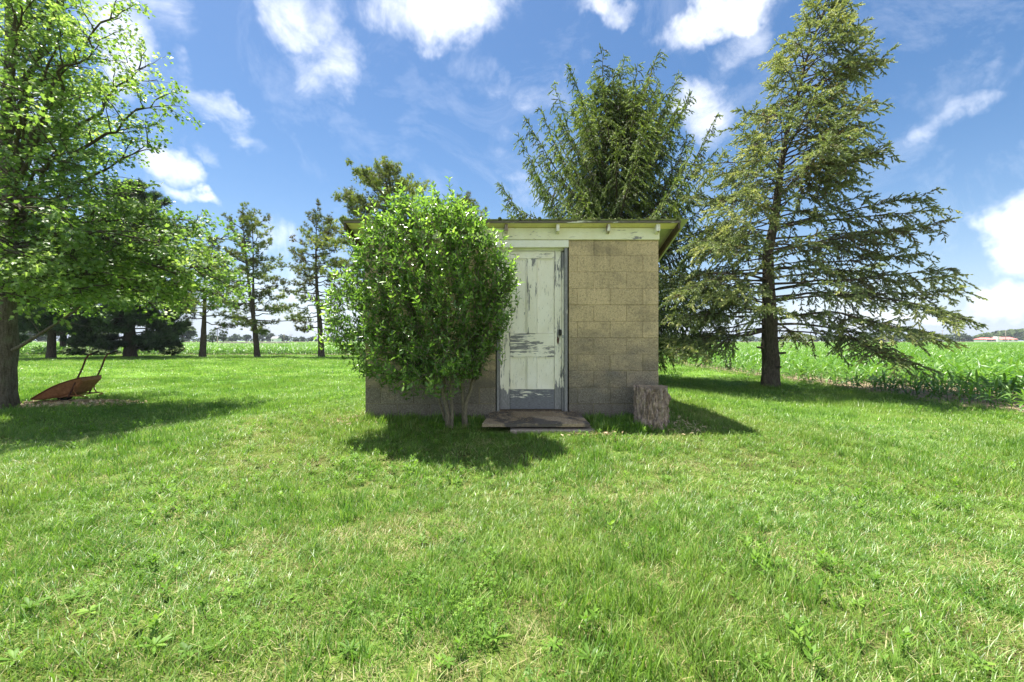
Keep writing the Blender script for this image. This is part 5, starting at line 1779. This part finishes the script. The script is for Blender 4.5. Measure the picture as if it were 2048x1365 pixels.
    scatter('wood_chips', chip, [(p, q, ground_z(p, q) + rng.uniform(.005, .035)) for p, q in zip(x, y)], np.stack([rng.normal(0, .4, n), rng.normal(0, .4, n), rng.uniform(0, 6.28, n)], 1), np.stack([s, s, s], 1), rng.integers(0, 3, n))
    # bare pale dirt and dead grass at the shed corners and stump foot
    pts, rot, scl, idx = [], [], [], []
    for (cx_, cy_, rx, ry, n) in ((-1.95, 5.5, .22, .18, 200), (1.92, 5.25, .25, .22, 260), (.9, 4.98, .28, .05, 160), (2.0, 5.9, .12, .5, 200)):
        for _ in range(n):
            x_, y_ = cx_ + rng.normal(0, rx * .6), cy_ + rng.normal(0, ry * .6)
            if SX0 < x_ < SX1 and y_ > SY0 - .02: continue
            pts.append((x_, y_, ground_z(x_, y_) + rng.uniform(.01, .04))); rot.append((rng.normal(0, .5), rng.normal(0, .5), rng.uniform(0, 6.28)))
            s_ = rng.uniform(.02, .06); scl.append((s_, s_ * .35, s_)); idx.append(int(rng.integers(0, 3)))
    scatter('dead_leaves', chip, pts, rot, scl, idx)


build_grass()


# ------------------------------------------------------------------ corn
def corn_mesh(nm, rng, h=.55, leaves=8, segs=5):
    V, T, tint = [], [], []
    # stalk
    tv, tq = tube_np([(0, 0, -.02), (0, 0, h * .3), (.005, 0, h * .62)], [.011, .009, .005], 5)
    V += [v for v in tv]; tint += [.35] * len(tv)
    for q in tq: T += [(q[0], q[1], q[2]), (q[0], q[2], q[3])]
    plane = rng.uniform(0, math.pi)
    for i in range(leaves):
        t = i / (leaves - 1)
        az = plane + (i % 2) * math.pi + rng.normal(0, .35)
        d = np.array([math.cos(az), math.sin(az), 0]); s = np.array([-math.sin(az), math.cos(az), 0])
        z0 = h * (.08 + .52 * t)
        L = h * (.55 + .55 * math.sin(math.pi * (t * .75 + .15))) * rng.uniform(.8, 1.15)
        rise = rng.uniform(.9, 1.35) * (0.8 + .55 * t)
        fall = rng.uniform(.7, 1.35) * (1.15 - .55 * t)
        wd = .032 * h / .55 * rng.uniform(.8, 1.1) * (1.0 if t < .8 else .7)
        i0 = len(V); tn = np.clip(.35 + .4 * t + rng.normal(0, .12), 0, 1); tw_ = rng.normal(0, .5)
        for k in range(segs + 1):
            u = k / segs
            c = np.array([0, 0, z0]) + d * L * .72 * u ** .95 + np.array([0, 0, L * (rise * u - fall * u * u) * .62])
            w = wd * (math.sin(math.pi * min(1, u * .82 + .12)) ** .7) if k < segs else .001
            ss = s * math.cos(tw_ * u) + np.array([0, 0, 1]) * math.sin(tw_ * u)
            V += [c - ss * w, c + np.array([0, 0, -w * .25]), c + ss * w]; tint += [tn] * 3
        for k in range(segs):
            q = i0 + 3 * k
            T += [(q, q + 1, q + 4), (q, q + 4, q + 3), (q + 1, q + 2, q + 5), (q + 1, q + 5, q + 4)]
    me = mesh_np(nm, V, T, {'tint': tint}, smooth=True)
    me.materials.append(MATS['corn'])
    return me


def build_corn():
    rng = np.random.default_rng(77)
    src = [corn_mesh('corn_plant', rng, .56) for _ in range(7)]
    low = [corn_mesh('corn_far', rng, .60, 6, 3) for _ in range(5)]
    near = []
    pts, rot, scl, idx = [], [], [], []
    rows = 0
    def tilt(): return (rng.normal(0, .10), rng.normal(0, .10) + .08, rng.uniform(0, 6.28))
    # right field: rows run away from the camera, parallel to the lawn edge
    for r in range(200):
        x = CORN_X + .10 + r * .55
        y = 3.0 + rng.random() * .2
        while y < 70:
            y += .19 * rng.uniform(.75, 1.3) * (1 if y < 30 else 1.25)
            if rng.random() < .04: continue
            xx = x + rng.normal(0, .03)
            if xx > y * 1.16 + 1.2: continue
            px = 1024 + F * xx / y
            if px > 2130: continue
            h = (.62 + .34 * min(1, r / 5)) * rng.uniform(.82, 1.15) * (1 + .22 * mnoise.noise(Vector((xx * .25, y * .25, 0))))
            near.append((y, xx, h, r))
    near.sort(key=lambda q: q[0] + max(0, q[3] - 1) * 1.6)
    base_objs = [None] * len(src)
    for i, (y, x, h, r) in enumerate(near):
        gz = ground_z(x, y)
        if i < 300:
            k = int(rng.integers(0, len(src)))
            if base_objs[k] is None:
                o = bpy.data.objects.new('corn_plant', src[k])
                tag(o, 'young green corn plant on the edge of the field right of the spruce trunk', 'corn plant', 'young corn plants along the lawn edge')
                base_objs[k] = o
            else:
                o = base_objs[k].copy()
            o.location = (x, y, gz); o.rotation_euler = tilt(); o.scale = (h, h, h)
            col.objects.link(o)
        else:
            pts.append((x, y, gz)); rot.append(tilt()); scl.append((h, h, h)); idx.append(int(rng.integers(0, 7)) if y < 25 else int(7 + rng.integers(0, 5)))
    # field beyond the lawn: rows run across
    y = CORN_Y
    while y < 72:
        x = -y * 1.16 - 2
        lim = CORN_X + .1 if y < 70 else 999
        while x < lim:
            x += .22 * rng.uniform(.8, 1.3)
            if -1.9 < x / y * F / 400 and False: pass
            h = 1.15 * rng.uniform(.85, 1.15) * (1 + .2 * mnoise.noise(Vector((x * .2, y * .2, 3))))
            pts.append((x, y + rng.normal(0, .04), 0.0)); rot.append(tilt()); scl.append((h, h, h)); idx.append(int(7 + rng.integers(0, 5)))
        y += .62
    # farther: wider-spaced, bigger clumps
    y = 72.0
    while y < 175:
        x = -y * 1.16 - 2
        step = .36 + (y - 72) * .005
        while x < y * 1.16 + 2:
            x += step * rng.uniform(.7, 1.3)
            h = rng.uniform(1.0, 1.25)
            w = 1.3 + (y - 72) * .012
            pts.append((x, y + rng.normal(0, .1), 0.0)); rot.append(tilt()); scl.append((w, w, h)); idx.append(int(7 + rng.integers(0, 5)))
        y += .9 + (y - 72) * .02
    scatter('corn_field', src + low, pts, rot, scl, idx)
    print('corn instances', len(pts))
    # closed canopy in the distance, seen at a grazing angle
    xs = np.linspace(-300, 330, 150); ys = np.concatenate([np.linspace(165, 240, 60)])
    V = np.array([(x, y, .50 + .10 * mnoise.noise(Vector((x * .7, y * .9, 0))) + .06 * mnoise.noise(Vector((x * 2.7, y * 2.9, 0)))) for y in ys for x in xs])
    nx, ny = len(xs), len(ys)
    i, j = np.meshgrid(np.arange(nx - 1), np.arange(ny - 1)); a = (j * nx + i).ravel()
    Q = np.stack([a, a + 1, a + nx + 1, a + nx], axis=1)
    tag(link_mesh('corn_canopy', mesh_np('corn_canopy', V, Q, smooth=False), MATS['canopy']), kind='stuff')
    MB().box(-330, 700, 243, 288, -.2, .70).build('wheat_field', MATS['wheat'])['kind'] = 'structure'
    MB().box(-76, -60.5, 118, 124, .05, .95).build('gravel_road', MATS['gravel'])['kind'] = 'structure'


build_corn()


# ------------------------------------------------------------------ the far side of the fields
def far_tree(name, px, w_px, top_py, Y, mat, label, cat='tree', group=None, seed=0, base=0.0, low=.12, n=420, shape='round'):
    """small distant tree: leaf clumps through an uneven crown volume, trunk below"""
    rng = np.random.default_rng(seed + 900)
    x = (px - 1024) / F * Y
    Ht = H + (682 - top_py) / F * Y
    Wd = w_px / F * Y / 2
    tr = thing(name, (x, Y, 0), label, cat, group)
    S = []
    lobes = [(rng.normal(0, .38), rng.normal(0, .38), rng.uniform(low + .22, .78), rng.uniform(.30, .48)) for _ in range(7)] + [(0, 0, .70, .38), (0, 0, .45, .48)]
    for i in range(n):
        l = lobes[int(rng.integers(0, len(lobes)))]
        v = rng.normal(0, 1, 3); v /= np.linalg.norm(v); v *= rng.uniform(.65, 1.0)
        k = 1.0 if shape == 'round' else max(.15, 1.15 - l[2])
        S.append((x + (l[0] * k + v[0] * l[3]) * Wd, Y + (l[1] + v[1] * l[3]) * Wd, Ht * min(.99, max(low * .4, l[2] + v[2] * l[3] * .55))))
    S = np.array(S)
    D = rng.normal(0, 1, (n, 3))
    q = Wd * .13 + .25 * min(1, (Y / 330) ** 1.5)
    V, Fc = stamp([(-.5, -.4, 0), (.5, -.3, .1), (.4, .5, -.1), (-.3, .4, .12), (0, 0, .35)], [(0, 1, 4), (1, 2, 4), (2, 3, 4), (3, 0, 4)], S, frames(D), rng.uniform(.7, 1.5, n) * q)
    tn = np.clip(rng.normal(.5, .2, n), 0, 1)
    tag(link_mesh('crown', mesh_np('crown', V, Fc, {'tint': np.repeat(tn, 5)}), mat, tr), kind='stuff')
    MB().tube([(x, Y, -.2), (x + .1, Y, Ht * .35), (x, Y, Ht * .6)], [Wd * .07 + .1, Wd * .05 + .08, .06], 6).build('trunk', MATS['bark_pine'], tr)


def build_far():
    rng = random.Random(4)
    Yf = 330
    g1 = 'far trees along the horizon beyond the right corn field'
    lab = lambda s: s
    k = 0
    # (px, width, top, material, label)
    right = [
        (1350, 50, 664, 'far_tree', 'far tree showing under the low spruce boughs right beside the shed'),
        (1500, 30, 668, 'far_tree', 'far tree on the horizon just left of the spruce trunk'),
        (1568, 16, 668, 'far_dark', 'narrow dark far tree immediately right of the spruce trunk'),
        (1591, 12, 673, 'far_dark', 'small round far tree left of the little white house'),
        (1605, 14, 675, 'far_tree', 'low far bush in front of the little white house'),
        (1618, 18, 672, 'far_tree', 'pale far tree right of the little white house'),
        (1634, 18, 672, 'far_tree', 'rounded far tree between pale far tree and tall dark clump'),
        (1649, 12, 673, 'far_dark', 'small dark far tree at the left foot of the tall clump'),
        (1668, 24, 668, 'far_dark', 'dark blue-green far tree at the start of the long tree line'),
        (1684, 20, 667, 'far_dark', 'dark far tree second in the long tree line'),
        (1705, 26, 670, 'far_tree', 'spreading far tree behind the drooping spruce bough'),
        (1728, 26, 667, 'far_dark', 'far tree behind the twig tips of the drooping bough'),
        (1746, 22, 664, 'far_dark', 'tallest pointed dark tree of the middle tree line'),
        (1768, 30, 668, 'far_tree', 'wide far tree next to the thin pole'),
        (1792, 28, 667, 'far_tree', 'far tree right of the thin pole'),
        (1815, 26, 666, 'far_tree', 'far tree behind the lowest hanging spruce bough'),
        (1838, 26, 667, 'far_tree', 'grey-green far tree right of the lowest spruce bough'),
        (1862, 26, 669, 'far_dark', 'low far tree before the taller pair near the red roofed house'),
        (1884, 24, 669, 'far_tree', 'reddish tinged far tree beside the second pole'),
        (1900, 20, 667, 'far_tree', 'far tree just left of the tall leafy crown'),
        (1919, 24, 664, 'far_tree', 'tall leafy far tree left of the gap before the red roofed house'),
        (1925, 8, 675, 'far_red', 'small round purple-leaved tree in front of the tall leafy crown'),
        (1939, 12, 670, 'far_dark', 'pointed dark far conifer in the gap before the red roofed house'),
        (1954, 24, 669, 'far_tree', 'olive green far tree left of the red roofed house'),
    ]
    for (px, w, top, m, lb) in right:
        k += 1
        far_tree('far_tree', px, w * 1.25, top, Yf + rng.uniform(-12, 12), MATS[m], lb, 'tree', g1, k, n=260 if w < 40 else 420)
    # wood on the rise at the right: reads as one mass
    V, Fc, T = [], [], []
    R2 = np.random.default_rng(6)
    n = 5200
    px = R2.uniform(1955, 2330, n)
    top = np.interp(px, [1955, 2000, 2048, 2150, 2330], [671, 663, 658.5, 655, 656])
    Yw = R2.uniform(395, 470, n)
    z = (H + (682 - top) / F * 420) * (.12 + .88 * R2.random(n) ** .6) * (1 + .10 * field_noise(px, Yw, .08))
    S = np.stack([(px - 1024) / F * Yw, Yw, z], 1)
    V, Fc = stamp([(-.5, -.4, 0), (.5, -.3, .1), (.4, .5, -.1), (-.3, .4, .12), (0, 0, .35)], [(0, 1, 4), (1, 2, 4), (2, 3, 4), (3, 0, 4)], S, frames(R2.normal(0, 1, (n, 3))), R2.uniform(1.6, 3.4, n))
    tag(link_mesh('far_wood', mesh_np('far_wood', V, Fc, {'tint': np.repeat(np.clip(.5 + field_noise(px, Yw * .2, .15) + R2.normal(0, .12, n), 0, 1), 5)}), MATS['far_tree']), kind='stuff')
    # low hedge mass under the tree lines
    n = 2600
    px = R2.uniform(-350, 1990, n); Yw = R2.uniform(340, 380, n)
    z = R2.uniform(.3, 3.8, n) * (1 + .5 * field_noise(px, Yw * 0, .05))
    S = np.stack([(px - 1024) / F * Yw, Yw, z], 1)
    V, Fc = stamp([(-.5, -.4, 0), (.5, -.3, .1), (.4, .5, -.1), (-.3, .4, .12), (0, 0, .35)], [(0, 1, 4), (1, 2, 4), (2, 3, 4), (3, 0, 4)], S, frames(R2.normal(0, 1, (n, 3))), R2.uniform(1.4, 3.0, n))
    tag(link_mesh('far_hedgerow', mesh_np('far_hedgerow', V, Fc, {'tint': np.repeat(R2.random(n), 5)}), MATS['far_dark']), kind='stuff')
    g2 = 'far trees along the horizon left of the shed'
    left = [
        (365, 70, 650, 'far_tree', 170, 'bright rounded tree behind the trunk of the crooked pine'),
        (425, 26, 654, 'far_tree', 150, 'light green tree just right of the crooked pine trunk'),
        (446, 22, 660, 'far_dark', 145, 'dark clump of a tree beside the thin white pole'),
        (470, 24, 666, 'far_dark', 330, 'low bluish far tree left of the forked pine'),
        (492, 26, 668, 'far_dark', 330, 'bluish far tree touching the forked pine trunk'),
        (525, 26, 663, 'far_dark', 330, 'far tree just right of the forked pine trunk'),
        (542, 26, 665, 'far_dark', 330, 'broad far tree above the small far houses'),
        (568, 24, 669, 'far_dark', 330, 'rounded far tree behind the brown pole'),
        (590, 16, 675, 'far_dark', 340, 'low far tree right of the brown pole'),
        (607, 12, 672, 'far_dark', 340, 'small far tree left of the sparse pine'),
        (622, 12, 674, 'far_dark', 340, 'small far tree touching the sparse pine trunk'),
        (668, 30, 672, 'far_dark', 340, 'low far tree between sparse pine and shrub'),
        (330, 50, 652, 'far_tree', 170, 'rounded tree seen right of the thick dark pine'),
        (200, 70, 655, 'far_tree', 170, 'tree behind the thick dark pine boughs'),
        (60, 70, 655, 'far_tree', 190, 'tree behind the low bare limb of the broadleaf tree'),
    ]
    for (px, w, top, m, Y, lb) in left:
        k += 1
        far_tree('far_tree', px, w * 1.25, top, Y, MATS[m], lb, 'tree', g2, k, n=260 if w < 40 else 460)
    # undergrowth beside the thick dark pine
    far_tree('bush', 345, 44, 690, 36.5, MATS['far_tree'], 'low leafy bush at the foot of the thick dark pine', 'bush', None, 301, n=900, low=.02)
    far_tree('bush', 200, 90, 692, 37.5, MATS['far_tree'], 'low leafy bush between the two dark pine trunks', 'bush', None, 302, n=900, low=.02)
    # red roofed house
    Y = 300
    def X(px): return (px - 1024) / F * Y
    def Z(py): return H + (682 - py) / F * Y
    h = thing('house', (X(2000), Y, 0), 'long low white house with faded red roofs on the far right horizon', 'house')
    def gable(name, x0, x1, y0, y1, ze, zr, mat, ov=.4):
        ym = (y0 + y1) / 2
        mb = MB()
        mb.v = [(x0 - ov, y0 - ov, ze), (x1 + ov, y0 - ov, ze), (x1 + ov - 1.2, ym, zr), (x0 - ov + 1.2, ym, zr), (x0 - ov, y1 + ov, ze), (x1 + ov, y1 + ov, ze)]
        mb.f = [(0, 1, 2, 3), (5, 4, 3, 2), (0, 3, 4), (1, 5, 2), (0, 4, 5, 1)]
        return mb.build(name, mat, h)
    zb = 0
    w1 = MB().box(X(1969), X(1990), Y, Y + 7, zb, Z(680)).build('wall', MATS['wall_white'], h)
    w2 = MB().box(X(1995), X(2032), Y - 1, Y + 7, zb, Z(678.6)).build('wall', MATS['wall_white'], h)
    gable('roof', X(1969), X(1990), Y, Y + 7, Z(678.7), Z(675), MATS['roof_red'])
    r2 = gable('roof', X(1996), X(2032), Y - 1, Y + 7, Z(678.6), Z(673.8), MATS['roof_red'])
    MB().box(X(1991), X(1994.4), Y - 1.2, Y + 1.5, zb, Z(673)).build('chimney', MATS['wall_white'], h)
    for (a, b, c, d) in ((1974, 1977.6, 682.4, 679.4), (1978.4, 1982, 682.4, 679.4), (1983, 1989, 682.4, 679.6)):
        MB().box(X(a), X(b), Y - .15, Y - .02, Z(c), Z(d)).build('window', MATS['dark_glass'], h)
    for (a, b) in ((2002, 2006), (2007, 2011), (2015, 2019), (2025.5, 2031)):
        MB().box(X(a), X(b), Y - 1.15, Y - 1.02, Z(681.2), Z(679)).build('window', MATS['dark_glass'], h)
    # little white house between the far trees, and one on the left
    for (px, wpx, py, Yh, lb, roof) in ((1611, 9, 676.4, 318, 'tiny white house among far trees right of the spruce trunk', 'roof_grey'), (1578, 6, 678, 318, 'tiny pale building beside the narrow dark far tree', 'roof_grey'),
                                       (548, 12, 674, 310, 'tiny pale house between the far trees left of the brown pole', 'roof_grey')):
        x = (px - 1024) / F * Yh; w = wpx / F * Yh; zt = H + (682 - py) / F * Yh
        hs = thing('house', (x, Yh, 0), lb, 'house')
        MB().box(x - w / 2, x + w / 2, Yh, Yh + 6, 0, zt * .72).build('wall', MATS['wall_white'], hs)
        mb = MB(); a, b, ym = x - w / 2 - .3, x + w / 2 + .3, Yh + 3
        mb.v = [(a, Yh - .3, zt * .72 + .01), (b, Yh - .3, zt * .72 + .01), (b, ym, zt * 1.12), (a, ym, zt * 1.12), (a, Yh + 6.3, zt * .72 + .01), (b, Yh + 6.3, zt * .72 + .01)]
        mb.f = [(0, 1, 2, 3), (5, 4, 3, 2), (0, 3, 4), (1, 5, 2), (0, 4, 5, 1)]
        mb.build('roof', MATS[roof], hs)
        MB().box(x - w * .3, x - w * .12, Yh - .06, Yh - .01, zt * .3, zt * .55).build('window', MATS['dark_glass'], hs)
    # utility poles
    for (px, top, Yp, r, lb, m) in ((1774, 655, 250, .16, 'thin grey utility pole behind the middle of the corn field horizon', 'pole'), (1885, 660, 250, .14, 'second utility pole before the reddish far tree', 'pole'),
                                   (2011, 660, 250, .14, 'utility pole rising before the red roofed house', 'pole'), (435, 652, 120, .14, 'thin white pole beside the dark tree clump on the left', 'steel'),
                                   (568, 668, 200, .18, 'brown utility pole on the horizon right of the forked pine', 'pole'), (582, 668, 210, .14, 'thin pole just right of the brown one', 'pole')):
        x = (px - 1024) / F * Yp; zt = H + (682 - top) / F * Yp
        po = thing('utility_pole', (x, Yp, 0), lb, 'pole', 'utility poles beyond the fields')
        MB().tube([(x, Yp, -.2), (x, Yp, zt)], [r, r * .7], 8).build('post', MATS[m], po)
        if m == 'pole': MB().box(x - .9, x + .9, Yp - .08, Yp + .04, zt - .55, zt - .4).build('crossarm', MATS[m], po)


build_far()
print('tris', sum(len(o.data.polygons) for o in scene.objects if o.type == 'MESH'))


def build_haze():
    hz = MB().box(-420, 640, -12, 560, -1.6, 17).build('haze', None)
    m = bpy.data.materials.new('haze'); m.use_nodes = True
    nt = m.node_tree; nt.nodes.clear()
    o = nt.nodes.new('ShaderNodeOutputMaterial'); v = nt.nodes.new('ShaderNodeVolumePrincipled')
    v.inputs['Color'].default_value = (.80, .88, 1.0, 1)
    v.inputs['Density'].default_value = HAZE
    nt.links.new(v.outputs[0], o.inputs['Volume'])
    hz.data.materials.append(m)
    tag(hz, kind='stuff')


HAZE = .00022
build_haze()
